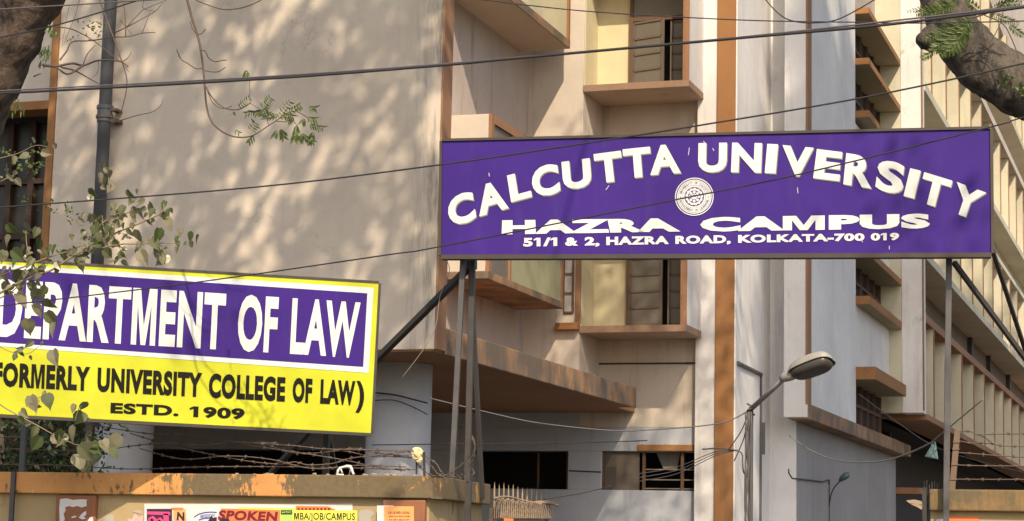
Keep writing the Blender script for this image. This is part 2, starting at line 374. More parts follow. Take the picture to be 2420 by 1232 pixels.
# main window bays of two storeys
XR = pt(1629, 205, Y=Y1).x
XA = pt(1737, 800, Y=Y2-0.2).x
zg = pt(1342, 1157, Y=Y2).z; zh = pt(1342, 1066, Y=Y2).z
bpart('back_wall', M['cream'], X1-0.3, XA-0.1, Y2, Y2+0.4, zh+0.35, ZT)
def window_bay(zb, h, openness):
    w = bpart('window_bay', M['undercream'], X1+0.002, XR-0.003, Y1-0.015, Y2, zb, zb+0.098)       # ledge
    m = MB(); m.box(X1+0.001, XR, Y1-0.02, Y1-0.015, zb+0.004, zb+0.1); m.box(XR-0.003, XR, Y1-0.015, Y2, zb+0.004, zb+0.1); m.build('ledge_edge', M['ledge'], w)
    bpart('top_slab', M['browntrim'], X1+0.002, XR, Y1-0.02, Y2, zb+h, zb+h+0.1, parent=w)
    m = MB(); m.box(XR-0.075, XR-0.004, Y1-0.005, Y2, zb+0.1, zb+h); m.build('side_fin', M['white'], w, bevel=0.006)
    m = MB(); m.box(XR-0.10, XR-0.075, Y1-0.012, Y1+0.2, zb+0.1, zb+h); m.box(XR-0.075, XR-0.0, Y1-0.016, Y1-0.006, zb+0.1, zb+h)
    m.build('fin_edge', M['browntrim'], w, bevel=0.004)
    m = MB(); m.box(X1+0.001, X1+0.012, Y1+0.03, Y2-0.02, zb+0.1, zb+h); m.build('reveal', M['yellowwall'], w)
    yw = Y1+0.62
    xa, xb = pt(1489, 120, Y=yw).x, XR-0.09
    m = MB(); m.box(X1+0.012, xa-0.02, yw+0.05, Y2-0.01, zb+0.1, zb+h); m.build('reveal_panel', M['yellowwall'], w)
    m = MB()
    for x in (xa, xb-0.05): m.box(x, x+0.05, yw-0.04, yw+0.04, zb+0.1, zb+h)
    zt = zb+0.1+1.08
    m.box(xa+0.05, xb-0.05, yw-0.04, yw+0.04, zb+0.1, zb+0.15); m.box(xa+0.05, xb-0.05, yw-0.04, yw+0.04, zt, zt+0.06)
    m.build('frame', M['wood'], w, bevel=0.004)
    m = MB(); m.box(xa-0.02, xb+0.02, yw+0.3, yw+0.32, zb+0.1, zb+h); m.build('painted_dark_interior', M['dark'], w)  # near-black sheet painted for the unlit room inside
    m = MB(); m.box(xa+0.05, xb-0.05, yw-0.005, yw+0.005, zt+0.06, zb+h); m.build('fixed_pane', M['glass'], w)
    # two casements, the left one standing ajar
    def leaf(x0, x1, yA, yB):
        f, gl = MB(), MB(); z0, z1 = zb+0.16, zt-0.01
        a, b = Vector((x0, yA, 0)), Vector((x1, yB, 0))
        Z = lambda v, z: Vector((v.x, v.y, z))
        for v, u in ((a, 0.0), (b, 1.0)): f.bar(Z(v, z0), Z(v, z1), 0.045, 0.03, b-a)
        for k in range(5):
            z = z0+0.02+(z1-z0-0.04)*k/4; f.bar(Z(a, z), Z(b, z), 0.03, 0.03)
        gl.slab([Z(a, z0), Z(b, z0), Z(b, z1), Z(a, z1)], (0, 0.006, 0))
        o = f.build('casement', M['frame'], w); gl.build('pane', M['glass'], o)
    mid = xa+(xb-xa)*0.56
    leaf(xa+0.06, mid, yw-0.02, yw-0.02-openness); leaf(mid+(xb-xa)*0.10, xb-0.06, yw, yw)
    return w
zU = pt(1629, 205, Y=Y1).z; zLo = pt(1622, 784, Y=Y1).z
window_bay(zU, 1.82, 0.16); window_bay(zLo, 1.75, 0.10)
# ground floor wall with two dark openings
xA, xB, xC_, xD = pt(1118, 1110, Y=Y2).x, pt(1342, 1110, Y=Y2).x, pt(1421, 1110, Y=Y2).x, pt(1684, 1110, Y=Y2).x
m = MB()
m.box(-17, XA-0.1, Y2, Y2+0.4, 0, zg); m.box(xB, xC_, Y2, Y2+0.4, zg, zh); m.box(-12.0, xA, Y2, Y2+0.4, zg, zh)
m.box(-17, xC_+0.6, Y2, Y2+0.4, zh, zh+0.35); m.box(xC_+0.6, XA-0.1, Y2+0.001, Y2+0.4, zh, zh+0.35)
m.box(-17, X1-0.302, Y2, Y2+0.4, zh+0.35, ZS+0.02)
part('ground_floor_wall', m, M['greyblue'])
bpart('painted_dark_room', M['dark'], -17, XA-0.3, Y2+1.2, Y2+1.3, 0, zh+0.4, bevel=0)  # black sheet so the openings read as unlit rooms
bpart('window_lintel', M['orange'], pt(1507, 1050, Y=Y2).x, XA-0.1, Y2-0.03, Y2, zh+0.004, zh+0.1)
gw = bpart('ground_window', M['wood'], xC_, xC_+0.035, Y2+0.05, Y2+0.15, zg, zh)
for px in (1519, 1610):
    x = pt(px, 1110, Y=Y2).x; m = MB(); m.box(x-0.02, x+0.02, Y2+0.05, Y2+0.1, zg, zh); m.build('mullion', M['wood'], gw)
m = MB()
for z in (zg+0.03, zg+0.16, zg+0.31): m.box(pt(1519, 1110, Y=Y2).x, xD, Y2+0.08, Y2+0.1, z-0.008, z+0.008)
m.build('window_bars', plain('bar_paint', (0.22, 0.16, 0.12), 0.7), gw)
m = MB(); m.box(xC_+0.04, pt(1508, 1110, Y=Y2).x, Y2+0.06, Y2+0.09, zg, zh-0.01); m.build('shutter_board', plaster('grey_board', (0.13, 0.105, 0.085), None, 0.4, 0.5), gw)
m = MB(); m.slab([(xC_+0.78, Y2+0.2, zh), (xC_+1.15, Y2+0.2, zh), (xC_+1.1, Y2+0.2, zg+0.3), (xC_+0.9, Y2+0.2, zg+0.32)], (0, 0.01, 0)); m.build('torn_sheet', M['glass'], gw)
gw2 = bpart('ground_window', M['wood'], xB-0.04, xB, Y2+0.05, Y2+0.12, zg, zh)
m = MB()
x = pt(1262, 1110, Y=Y2).x; m.box(x-0.015, x+0.015, Y2+0.2, Y2+0.23, zg, zh)
m.build('mullion', M['wood'], gw2)
# pilaster and stair tower
XA = pt(1737, 800, Y=Y2-0.2).x
YA2 = 31.5; YBf = 30.92
bpart('pilaster', M['orange'], pt(1690, 800, Y=Y2-0.2).x, XA-0.02, Y2-0.2, Y2+0.05, 0, ZT)
bpart('tower_wall', M['white'], XA-0.6, XA, Y2-0.16, YA2+0.2, 0, ZT-0.01)
XB0 = pt(1867, 900, Y=YBf).x; XB1 = pt(1908, 900, Y=YBf).x
bpart('tower_rear_wall', M['whiter'], XA-0.6, XB0-0.012, YA2-0.001, YA2+0.4, 0, ZT)
zBb = pt(1867, 987, Y=YBf).z
YCw = pt(2022, 500, X=XB1).y
bpart('projecting_wall', M['whiter'], XB0-0.1, XB1, YBf, YCw, zBb+0.004, ZT)
bpart('corner_trim', M['browntrim'], XB1-0.03, XB1+0.006, YBf-0.01, YBf+0.32, zBb+0.2, ZT)
XSo = pt(2054, 105, Y=YCw).x; YCc = pt(2128, 131, X=XSo).y
bpart('canopy_band', M['fascia'], XB1-0.3, XB1+0.02, YBf+0.02, pt(2150, 1046, X=XB1).y, zBb-0.02, pt(1912, 955, X=XB1).z, bevel=0.012)
bpart('ground_side_wall', plaster('lower_grey', (0.30, 0.285, 0.285), (0.14, 0.12, 0.11), 0.5, 0.5), XB0-0.6, XB0, YA2+0.01, pt(2117, 1150, X=XB0).y, 0, zBb-0.02)
bpart('door_lintel', M['browntrim'], XB0-0.3, XB0+0.5, pt(2117, 1150, X=XB0).y+0.02, 43.6, pt(2117, 1167, X=XB0).z, pt(2117, 1152, X=XB0).z)
# sunshades with windows between, end column
def sz(y): return pt(2037, y, Y=YCw).z
shade_z = [(33, 19), (153, 138), (278, 262), (606, 590), (720, 700)]
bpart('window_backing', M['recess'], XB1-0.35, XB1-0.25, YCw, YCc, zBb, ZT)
bpart('spandrel', M['white'], XB1-0.25, XB1, YCw, YCc, sz(867), sz(715))
bpart('spandrel', M['white'], XB1-0.25, XB1, YCw, YCc, sz(575), sz(290))
def sunshade(xo, ye, z0, z1):
    o = bpart('sunshade', M['shadeunder'], XB1-0.25, xo-0.004, YCw-0.016, ye, z0, z1-0.002)
    m = MB(); m.box(XB1-0.03, xo, YCw-0.02, YCw-0.016, z0+0.003, z1); m.box(xo-0.004, xo, YCw-0.016, ye, z0+0.003, z1); m.build('shade_edge', M['orange'], o)
for yb, yt in shade_z:
    sunshade(XSo, YCc+0.02, sz(yb), sz(yt))
sunshade(XSo+0.1, YCc-0.2, sz(897), sz(867)-0.003)
def slot_window(y_bot, y_top):
    z0, z1 = sz(y_bot)+0.003, sz(y_top)-0.003
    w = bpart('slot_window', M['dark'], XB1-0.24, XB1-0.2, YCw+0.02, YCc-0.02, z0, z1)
    m = MB()
    n = 5
    for k in range(n+1):
        y = YCw+0.05+(YCc-YCw-0.15)*k/n; m.box(XB1-0.2, XB1-0.15, y, y+0.05, z0, z1)
    for t in (0.02, 0.5): m.box(XB1-0.2, XB1-0.16, YCw+0.05, YCc-0.05, z0+(z1-z0)*t, z0+(z1-z0)*t+0.05)
    m.build('frame', M['wood'], w)
for a in ((138, 33), (262, 153), (700, 606)): slot_window(*a)
slot_window(1005, 897)
XF = pt(2182, 700, Y=YCc).x; zCb = pt(2182, 976, Y=YCc).z
bpart('end_jamb', M['olive'], XB1-0.3, XSo, YCc, YCc+0.3, zCb, ZT)
bpart('end_column', plaster('column_white', (0.74, 0.71, 0.69), (0.16, 0.14, 0.13), 0.75, 0.4), XSo, XF-0.02, YCc-0.012, YCc+0.5, zCb, ZT)
bpart('column_edge', M['browntrim'], XF-0.02, XF, YCc-0.02, YCc+0.12, zCb+0.05, ZT)
# long wing with deep vertical fins
ZF = [pt(2184, y, X=XF).z for y in (974, 755, 602, 199)]       # bottom, sill, next floor edge, next
YE = 95.0
XI = XF-0.75
bpart('wing_wall', plaster('wing_brown', (0.20, 0.155, 0.13), None, 0.4, 0.4), XI-0.2, XI, YCc+0.5, YE, ZF[0]-0.1, 24)
flo = ZF[2]-0.02
bpart('floor_beam', M['browntrim'], XI, XF, YCc+0.5, YE, ZF[0]-0.12, ZF[0])
bpart('sill_beam', M['browntrim'], XI+0.3, XF, YCc+0.5, YE, ZF[1]-0.02, ZF[1]+0.14)
bpart('floor_beam', M['olive'], XI, XF, YCc+0.5, YE, flo-0.02, flo+0.14)
hb = ZF[1]-ZF[0]
z2t = flo+0.14+hb*1.1
bpart('sill_beam', M['olive'], XI+0.3, XF, YCc+0.5, YE, z2t, z2t+0.14)
bpart('spandrel', M['cream'], XI+0.02, XI+0.2, YCc+0.5, YE, z2t+0.14, ZF[3]-0.1)
bpart('floor_beam', M['olive'], XI, XF, YCc+0.5, YE, ZF[3]-0.1, ZF[3]+0.08)
bpart('roof_beam', M['cream'], XI, XF+0.02, YCc+0.5, YE, ZF[3]+0.08+hb*1.15, ZF[3]+0.3+hb*1.15)
fy = pt(2208, 900, X=XF).y; dfy = (pt(2371, 900, X=XF).y-fy)/6.0
fy -= 0.0
zq = ZF[3]+0.3+hb*1.15
bpart('spandrel', M['cream'], XI+0.02, XI+0.2, YCc+0.5, YE, zq, zq+1.1)
bpart('floor_beam', M['olive'], XI, XF, YCc+0.5, YE, zq+1.1, zq+1.28)
bpart('parapet', M['cream'], XI, XF-0.1, YCc+0.5, YE, zq+3.4, 22)
k = 0
while fy+k*dfy < YE-1:
    y = fy+k*dfy
    for za, zc in ((ZF[0], ZF[1]-0.02), (flo+0.14, z2t), (ZF[3]+0.08, ZF[3]+0.08+hb*1.15), (zq+1.28, zq+3.4)):
        m = MB(); m.box(XI, XF-0.02, y, y+0.09, za, zc); m.box(XF-0.02, XF-0.002, y-0.004, y+0.094, za, zc, 1)
        m.build('sun_fin', [M['olive'], M['browntrim']], B)
    k += 1
for px, w in ((2286, 0.12), (2376, 0.14), (2330, 0.05)):
    y = pt(px, 800, X=XI).y; m = MB(); m.box(XI, XI+0.12, y, y+w*2, ZF[1]+0.14, flo-0.02)
    m.build('corridor_post', M['darksteel'], B)
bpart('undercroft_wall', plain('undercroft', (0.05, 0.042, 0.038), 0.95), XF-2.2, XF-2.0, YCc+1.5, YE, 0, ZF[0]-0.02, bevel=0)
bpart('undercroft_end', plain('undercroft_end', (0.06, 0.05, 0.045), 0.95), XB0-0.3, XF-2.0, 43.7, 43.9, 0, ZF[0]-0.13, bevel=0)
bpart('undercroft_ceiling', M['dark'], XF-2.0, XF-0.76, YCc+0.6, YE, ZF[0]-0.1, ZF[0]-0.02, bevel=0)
# keep daylight out of the back of the building
m = MB(); m.box(-17, -16.8, Y0+1.8, 44, 0, ZT); m.box(-17, XS, Y0+0.3, Y2, ZT, ZT+0.2); m.box(-17, XA, Y2, 31.4, ZT, ZT+0.2); m.box(-17, XI-0.3, 31.4, 44, ZT, ZT+0.2)
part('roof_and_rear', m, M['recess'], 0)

# ------------------------------------------------------------------ things fixed to the building
def ppath(pp, Y, n=6): return smoothpath([pt(x, y, Y=Y) for x, y in pp], n)
dp = thing('drain_pipe', 'dark grey drain pipe running down the left end of the beige wall', 'pipe', tuple(pt(236, 450, Y=19.86)))
a, b = pt(262, 5, Y=19.86), pt(232, 560, Y=19.86)
xm = a.x*0.5+b.x*0.5
m = MB(); m.tube([(xm, 19.86, ZS+0.02), (xm, 19.86, ZT)], 0.072, 16); m.build('pipe_run', M['pipe'], dp, smooth=True)
zc = pt(247, 268, Y=19.86).z
m = MB(); m.tube([(xm, 19.86, zc-0.1), (xm, 19.86, zc+0.07)], 0.086, 16); m.tube([(xm, 19.86, zc+0.045), (xm, 19.86, zc+0.085)], 0.095, 16); m.build('socket_collar', M['pipe'], dp, smooth=False)
m = MB(); m.tube([(xm, 19.86, zc-0.06), (xm, 19.86, zc-0.03)], 0.1, 14)
m.box(xm+0.08, xm+0.16, 19.84, 19.99, zc-0.11, zc-0.07); m.box(xm+0.08, xm+0.15, 19.84, 19.99, zc+0.02, zc+0.05); m.build('bracket', M['rust'], dp)
# conduit on tower side wall
m = MB(); e = 0.02
p0 = pt(1744, 858, X=XA+e); p1 = pt(1799, 884, X=XA+e)
m.tube([p0, (XA+e, p1.y, p0.z-0.02)], 0.03, 8); m.tube([(XA+e, p1.y, p0.z), (XA+e, p1.y, 0)], 0.018, 8)
m.tube([(XA+e+0.02, p1.y+0.05, pt(1800, 1000, X=XA).z), (XA+e+0.02, p1.y+0.05, pt(1800, 1075, X=XA).z)], 0.035, 8)
tag(m.build('wall_conduit', M['greycable']), 'angled grey conduit on the pale wall right of the orange pilaster', 'conduit')
m = MB(); m.tube([pt(1414, 860, Y=Y2-0.02), pt(1690, 858, Y=Y2-0.02)], 0.012, 6)
tag(m.build('wall_cable', M['cable']), 'dark cable clipped level along the wall under the lower window bay', 'cable')
m = MB(); XG = XB0+0.02
q = [pt(1864, 1108, X=XG), pt(1864, 1118, X=XG), pt(1872, 1131, X=XG), pt(1905, 1134, X=XG), pt(1945, 1139, X=XG), pt(1959, 1134, X=XG), pt(1960, 1145, X=XG)]
m.tube(q, 0.012, 6); m.tube([q[-1], Vector((XG, q[-1].y, 0.8))], 0.008, 6)
tag(m.build('wall_cable', M['cable']), 'dark bent cable on the grey wall leading to a small blue lamp', 'cable')
sl_ = thing('wall_lamp', 'small blue grey lamp on a curved stem on the grey wall near the driveway', 'lamp', tuple(pt(1960, 1190, X=XG)))
yb = pt(1960, 1190, X=XG).y
cpt = pt(1995, 1126, Y=yb)
m = MB(); m.tube(smoothpath([pt(1960, 1195, X=XG), pt(1964, 1170, Y=yb-0.02), pt(1972, 1152, Y=yb-0.05), pt(1988, 1135, Y=yb-0.08)], 5), 0.011, 6); m.build('stem', M['darksteel'], sl_, True)
m = MB(); m.tube([pt(1984, 1137, Y=yb-0.08), pt(1990, 1131, Y=yb-0.1), pt(2000, 1124, Y=yb-0.12), pt(2007, 1121, Y=yb-0.13)], [0.022, 0.05, 0.06, 0.035], 10); m.build('lamp_head', M['bluebag'], sl_, True)

# ------------------------------------------------------------------ boundary wall and coping
def wall_run(T, pts_front, z_top, ch, depth, mat_c, mat_w):
    n = len(pts_front); P = [Vector((x, y, 0)) for x, y in pts_front]
    nr = []
    for i in range(n):
        d = (P[min(i+1, n-1)]-P[max(i-1, 0)]).normalized(); nr.append(Vector((-d.y, d.x, 0)))
    def strip(off, dep, z0, z1, mi):
        mb = MB(); vs_ = []
        for p, q in zip(P, nr):
            a, c = p+q*off, p+q*(off+dep)
            vs_ += [(a.x, a.y, z0), (c.x, c.y, z0), (c.x, c.y, z1), (a.x, a.y, z1)]
        fs = [(3, 2, 1, 0)[::-1], tuple(4*(n-1)+k for k in (3, 2, 1, 0))]
        for i in range(n-1):
            for k in range(4):
                k2 = (k+1) % 4; fs.append((4*i+k2, 4*i+k, 4*(i+1)+k, 4*(i+1)+k2))
        mb.add(vs_, fs); return mb
    strip(0, depth, z_top-ch, z_top, 0).build('coping', mat_c, T, bevel=0.012)
    strip(0.07, depth-0.14, 0.0, z_top-ch-0.001, 0).build('wall_face', mat_w, T)
LW = thing('boundary_wall', 'low yellow boundary wall with peeling orange coping left of the gate', 'wall', (-7, 14.2, 0))
YW = 14.05; ZW = 2.135; CH = 0.165
fx = [(-16, YW), (-10, YW)]+[(pt(px, 1128, Y=y).x, y) for px, y in ((300, YW), (700, YW), (960, YW), (1022, YW+0.02), (1046, YW+0.16), (1072, 14.5), (1108, 15.0), (1160, 15.75))]
# paint the bend mossy through a gradient-free material: separate wall end return
wall_run(LW, fx, ZW, CH, 0.34, M['coping'], M['wallyellow'])
for x0, x1 in ((133, 226), (905, 1005)):
    a, c = pt(x0, 1200, Y=YW+0.03).x, pt(x1, 1200, Y=YW+0.03).x
    m = MB(); m.box(a, c, YW+0.02, YW+0.075, 0, ZW-CH-0.012); m.build('pier', M['wallbrown'], LW, bevel=0.01)
RW = thing('boundary_wall', 'stained ochre boundary wall with coping right of the gate', 'wall', (-1, 15.7, 0))
YR = 15.5; xr0 = pt(2196, 1160, Y=YR).x
wall_run(RW, [(xr0, YR), (xr0+1.2, YR), (8, YR)], pt(2300, 1157, Y=YR).z, 0.16, 0.34, M['copingmoss'], M['wallyellow'])

# ------------------------------------------------------------------ lettering
TXT = {}
def text_geom(s, off=0.02, res=4):
    key = (s, off)
    if key in TXT: return TXT[key]
    cu = bpy.data.curves.new('lettering', 'FONT'); cu.body = s; cu.offset = off; cu.resolution_u = res; cu.space_character = 1.0+off*1.8
    ob = bpy.data.objects.new('lettering', cu); COL.objects.link(ob)
    dg = bpy.context.evaluated_depsgraph_get(); dg.update()
    me = bpy.data.meshes.new_from_object(ob.evaluated_get(dg))
    v = [(q.co.x, q.co.y) for q in me.vertices]; f = [tuple(p.vertices) for p in me.polygons]
    bpy.data.objects.remove(ob); bpy.data.curves.remove(cu); bpy.data.meshes.remove(me)
    if 'M' in s:
        hv = raw_geom('H', off)[0]; h0, h1 = min(q[1] for q in hv), max(q[1] for q in hv)
        v, f = [], []
        for i, ch in enumerate(s):
            if ch == ' ': continue
            gv, gf = raw_geom(ch, off); xr = max(q[0] for q in raw_geom(s[:i+1], off)[0])
            x0, x1 = min(q[0] for q in gv), max(q[0] for q in gv)
            if ch == 'M':
                w = x1-x0; gv = [(x1-w+w*a, h0+(h1-h0)*c) for a, c in ((0, 0), (.22, 0), (.22, .70), (.405, 0), (.595, 0), (.78, .70), (.78, 0), (1, 0), (1, 1), (.68, 1), (.5, .34), (.32, 1), (0, 1))]; gf = [tuple(range(13))]
            b = len(v); v += [(q[0]+xr-x1, q[1]) for q in gv]; f += [tuple(b+k for k in t) for t in gf]
    if '1' in s and s != '1':
        y1 = max(q[1] for q in text_geom('H', off)[0])
        for i, ch in enumerate(s):
            if ch == '1':
                if i == 0: x1 = v and min(q[0] for q in v) or 0.0
                else: x1 = max(q[0] for q in one_right(s[:i+1], off))
                if i == 0: xl = x1
                else: xl = x1-one_width(off)
                b = len(v); v += [(xl, y1), (xl-0.15, y1-0.13), (xl-0.15, y1-0.27), (xl, y1-0.17)]; f.append((b, b+1, b+2, b+3))
    TXT[key] = (v, f); return TXT[key]
def raw_geom(s, off):
    cu = bpy.data.curves.new('lettering', 'FONT'); cu.body = s; cu.offset = off; cu.resolution_u = 3; cu.space_character = 1.0+off*1.8
    ob = bpy.data.objects.new('lettering', cu); COL.objects.link(ob)
    dg = bpy.context.evaluated_depsgraph_get(); dg.update()
    me = bpy.data.meshes.new_from_object(ob.evaluated_get(dg)); v = [(q.co.x, q.co.y) for q in me.vertices]; f = [tuple(p.vertices) for p in me.polygons]
    bpy.data.objects.remove(ob); bpy.data.curves.remove(cu); bpy.data.meshes.remove(me)
    return v, f
def one_right(s, off): return raw_geom(s, off)[0]
def one_width(off):
    x = [q[0] for q in raw_geom('1', off)[0]]; return max(x)-min(x)
def put(mb, s, fn, off=0.02, lo=None, hi=None, mat=0):
    """lettering s mapped by fn(u,v): u 0..1 across its width, v 0 at the baseline and 1 at cap height"""
    v, f = text_geom(s, off)
    if not v: return
    hv, _ = text_geom('H', off)
    y0, y1 = min(q[1] for q in hv), max(q[1] for q in hv)
    x0, x1 = min(q[0] for q in v), max(q[0] for q in v)
    mb.add([fn((q[0]-x0)/(x1-x0), (q[1]-y0)/(y1-y0)) for q in v], f, mat)
def quadfn(plane, tl, tr, br, bl):             # corners in photo pixels, on a plane
    a, b, c, d = (plane(*q) for q in (tl, tr, br, bl))
    return lambda u, v: (d*(1-u)+c*u)*(1-v)+(a*(1-u)+b*u)*v

# ------------------------------------------------------------------ the purple gate sign
o0 = pt(1042, 603, Y=14.6); o1 = pt(2342, 598, Z=o0.z)
ex = (o1-o0).normalized(); en = Vector((ex.y, -ex.x, 0)).normalized()      # towards the street
PS = thing('gate_sign', 'long purple sign with arched white lettering spanning the gate on steel posts', 'sign', (o0.x*0.5+o1.x*0.5, 14.9, 0))
def pp_(off): return lambda x, y: pl(x, y, o0+en*off, en)
P0 = pp_(0.0)
c = [P0(1043, 604), P0(2343, 599), P0(2340, 305), P0(1045, 334)]
m = MB(); m.slab(c, -en*0.05); m.build('sign_panel', M['purple'], PS, bevel=0.003)
m = MB()
fb = en*-0.03
for (i, j), w in (((0, 1), 0.034), ((1, 2), 0.022), ((2, 3), 0.02), ((3, 0), 0.02)):
    a_, b_ = c[i].copy(), c[j].copy()
    off = Vector((0, 0, -0.013)) if (i, j) == (0, 1) else Vector((0, 0, 0.008)) if (i, j) == (2, 3) else ex*(0.009 if i == 1 else -0.009)
    m.bar(a_+fb+off, b_+fb+off, w, 0.09, Vector((0, 0, 1)) if (i, j) in ((0, 1), (2, 3)) else ex)
m.build('sign_frame', plain('frame_brown', (0.05, 0.038, 0.03), 0.6, 0.2, 0.3), PS)
zx = lambda x, y: (1030+x/1.8195, 300+y/1.8195)
LET = [('C', (118, 415), (100, 291), 18, 118), ('A', (250, 367), (226, 243), 16, 132), ('L', (368, 312), (350, 198), 15, 92), ('C', (478, 294), (464, 167), 12, 118),
       ('U', (610, 263), (600, 143), 8, 122), ('T', (750, 237), (736, 110), 7.5, 118), ('T', (871, 217), (861, 91), 6, 118), ('A', (988, 203), (978, 78), 4, 132),
       ('U', (1188, 194), (1190, 69), 1, 122), ('N', (1333, 196), (1338, 69), -1, 128), ('I', (1437, 199), (1448, 74), -3, 46), ('V', (1552, 211), (1557, 84), -5, 134),
       ('E', (1678, 227), (1694, 102), -7, 112), ('R', (1812, 256), (1825, 122), -9, 122), ('S', (1945, 281), (1963, 150), -12, 120), ('I', (2033, 303), (2062, 183), -14, 46),
       ('T', (2128, 338), (2160, 213), -17, 126), ('Y', (2262, 382), (2303, 260), -20, 134)]
def arc_letters(mb, off, dx, dy, letters):
    pln = pp_(off)
    for ch, b_, t_, ang, w in letters:
        bx, by = b_; ux, uy = t_[0]-b_[0], t_[1]-b_[1]
        rx, ry = math.cos(math.radians(ang))*w, -math.sin(math.radians(ang))*w
        put(mb, ch, lambda u, v: pln(*zx(bx+rx*(u-0.5)+ux*v+dx, by+ry*(u-0.5)+uy*v+dy)), 0.042)
LM = plain('lettering_mid', (0.42, 0.42, 0.38), 0.4)
for W_ in (LET[:8], LET[8:]):
    m = MB(); arc_letters(m, 0.004, 5, 6, W_); m.build('lettering_edge', M['lettershade'], PS)
    m = MB(); arc_letters(m, 0.006, 2, 2.5, W_); m.build('lettering_edge', LM, PS)
    m = MB(); arc_letters(m, 0.008, 0, 0, W_); m.build('title_lettering', M['letterwhite'], PS)
m = MB(); pl4 = pp_(0.005)
put(m, 'HAZRA', quadfn(pl4, zx(285, 402), zx(1030, 393), zx(1052, 450), zx(283, 463)), 0.062)
m.build('campus_lettering', M['letterwhite'], PS)
m = MB(); put(m, 'CAMPUS', quadfn(pl4, zx(1137, 390), zx(2125, 373), zx(2125, 436), zx(1137, 451)), 0.062)
m.build('campus_lettering', M['letterwhite'], PS)
aT, aB = (lambda x: 478-(x-376)*0.01363), (lambda x: 515-(x-376)*0.01735)
for w_, x0, x1 in (('51/1', 376, 522), ('&', 556, 612), ('2,', 640, 704), ('HAZRA', 733, 1002), ('ROAD,', 1030, 1268), ('KOLKATA-700', 1300, 1843), ('019', 1870, 1992)):
    m = MB(); put(m, w_, quadfn(pl4, zx(x0, aT(x0)), zx(x1, aT(x1)), zx(x1, aB(x1)), zx(x0, aB(x0))), 0.05)
    m.build('address_lettering', M['letterwhite'], PS)
# round emblem
ec = pl4(1640.8, 465.2); er = (pl4(1686.5, 465.2)-ec).length; ez = Vector((0, 0, 1))
m = MB()
def ring(mb, r0, r1, off, mat, n=56, wob=0, amp=0.0):
    vs_, fs = [], []
    for i in range(n):
        a = 2*math.pi*i/n; k = 1+amp*(1 if (i % 4) < 2 else -1)*(1 if wob else 0)
        for r in (r0, r1*k):
            vs_.append(ec+(ex*math.cos(a)+ez*math.sin(a))*er*r+en*off)
    for i in range(n):
        j = (i+1) % n; fs.append((2*i, 2*i+1, 2*j+1, 2*j))
    mb.add(vs_, fs, mat)
def disk(mb, cx, cy, r, off, mat, n=20): 
    c0 = ec+(ex*cx+ez*cy)*er+en*off
    mb.add([c0+(ex*math.cos(2*math.pi*i/n)+ez*math.sin(2*math.pi*i/n))*er*r for i in range(n)], [tuple(range(n))], mat)
ring(m, 0.95, 1.0, 0.001, 0); ring(m, 0.0, 0.90, 0.001, 0); ring(m, 0.83, 0.845, 0.002, 1); ring(m, 0.59, 0.605, 0.002, 1)
ring(m, 0.0, 0.51, 0.002, 1); ring(m, 0.0, 0.44, 0.003, 0, 52, 1, 0.05); ring(m, 0.0, 0.335, 0.004, 1)
for k in range(8):
    a = math.pi/2+k*math.pi/4; disk(m, 0.24*math.cos(a), 0.24*math.sin(a), 0.072, 0.005, 0, 10)
disk(m, 0, 0, 0.15, 0.005, 0); disk(m, 0, 0.02, 0.09, 0.006, 1, 10); disk(m, 0, -0.05, 0.06, 0.007, 0, 8)
for k in (0, 1): disk(m, 0.72*math.cos(k*math.pi), 0.72*math.sin(k*math.pi)-0.02, 0.035, 0.003, 1, 5)
def around(s, a0, a1, r, h, flip):
    n = len(s)
    for i, ch in enumerate(s):
        if ch == ' ': continue
        a = math.radians(a0+(a1-a0)*(i+0.5)/n)
        rad = ex*math.cos(a)+ez*math.sin(a); tan = ex*math.sin(a)-ez*math.cos(a)
        if flip: rad, tan = -rad, -tan
        base = ec+(ex*math.cos(a)+ez*math.sin(a))*er*r+en*0.003
        w = abs(math.radians(a1-a0))/n*r*0.78
        if ch == 'I': w *= 0.3
        put(m, ch, lambda u, v: base+tan*er*w*(u-0.5)+rad*er*h*(v-0.5), 0.02, mat=1)
around('UNIVERSITY OF CALCUTTA', 168, 12, 0.72, 0.13, False)
around('ADVANCEMENT OF LEARNING', 192, 348, 0.72, 0.13, True)
m.build('emblem', [M['letterwhite'], M['emblemink']], PS)
# scuffs on the flex
m = MB()
for x, y, l, dx in ((1090, 90, 32, -4), (1555, 262, 24, 2), (1150, 62, 14, 14), (1190, 92, 12, 6), (228, 198, 16, 2), (1950, 512, 16, 0), (745, 252, 20, -14), (1828, 470, 26, 6)):
    a_, b_ = pl4(*zx(x, y)), pl4(*zx(x+dx, y+l)); m.bar(a_+en*0.001, b_+en*0.001, 0.006, 0.002, ex)
m.build('scuff_marks', plain('scuff', (0.45, 0.4, 0.5), 0.6), PS)
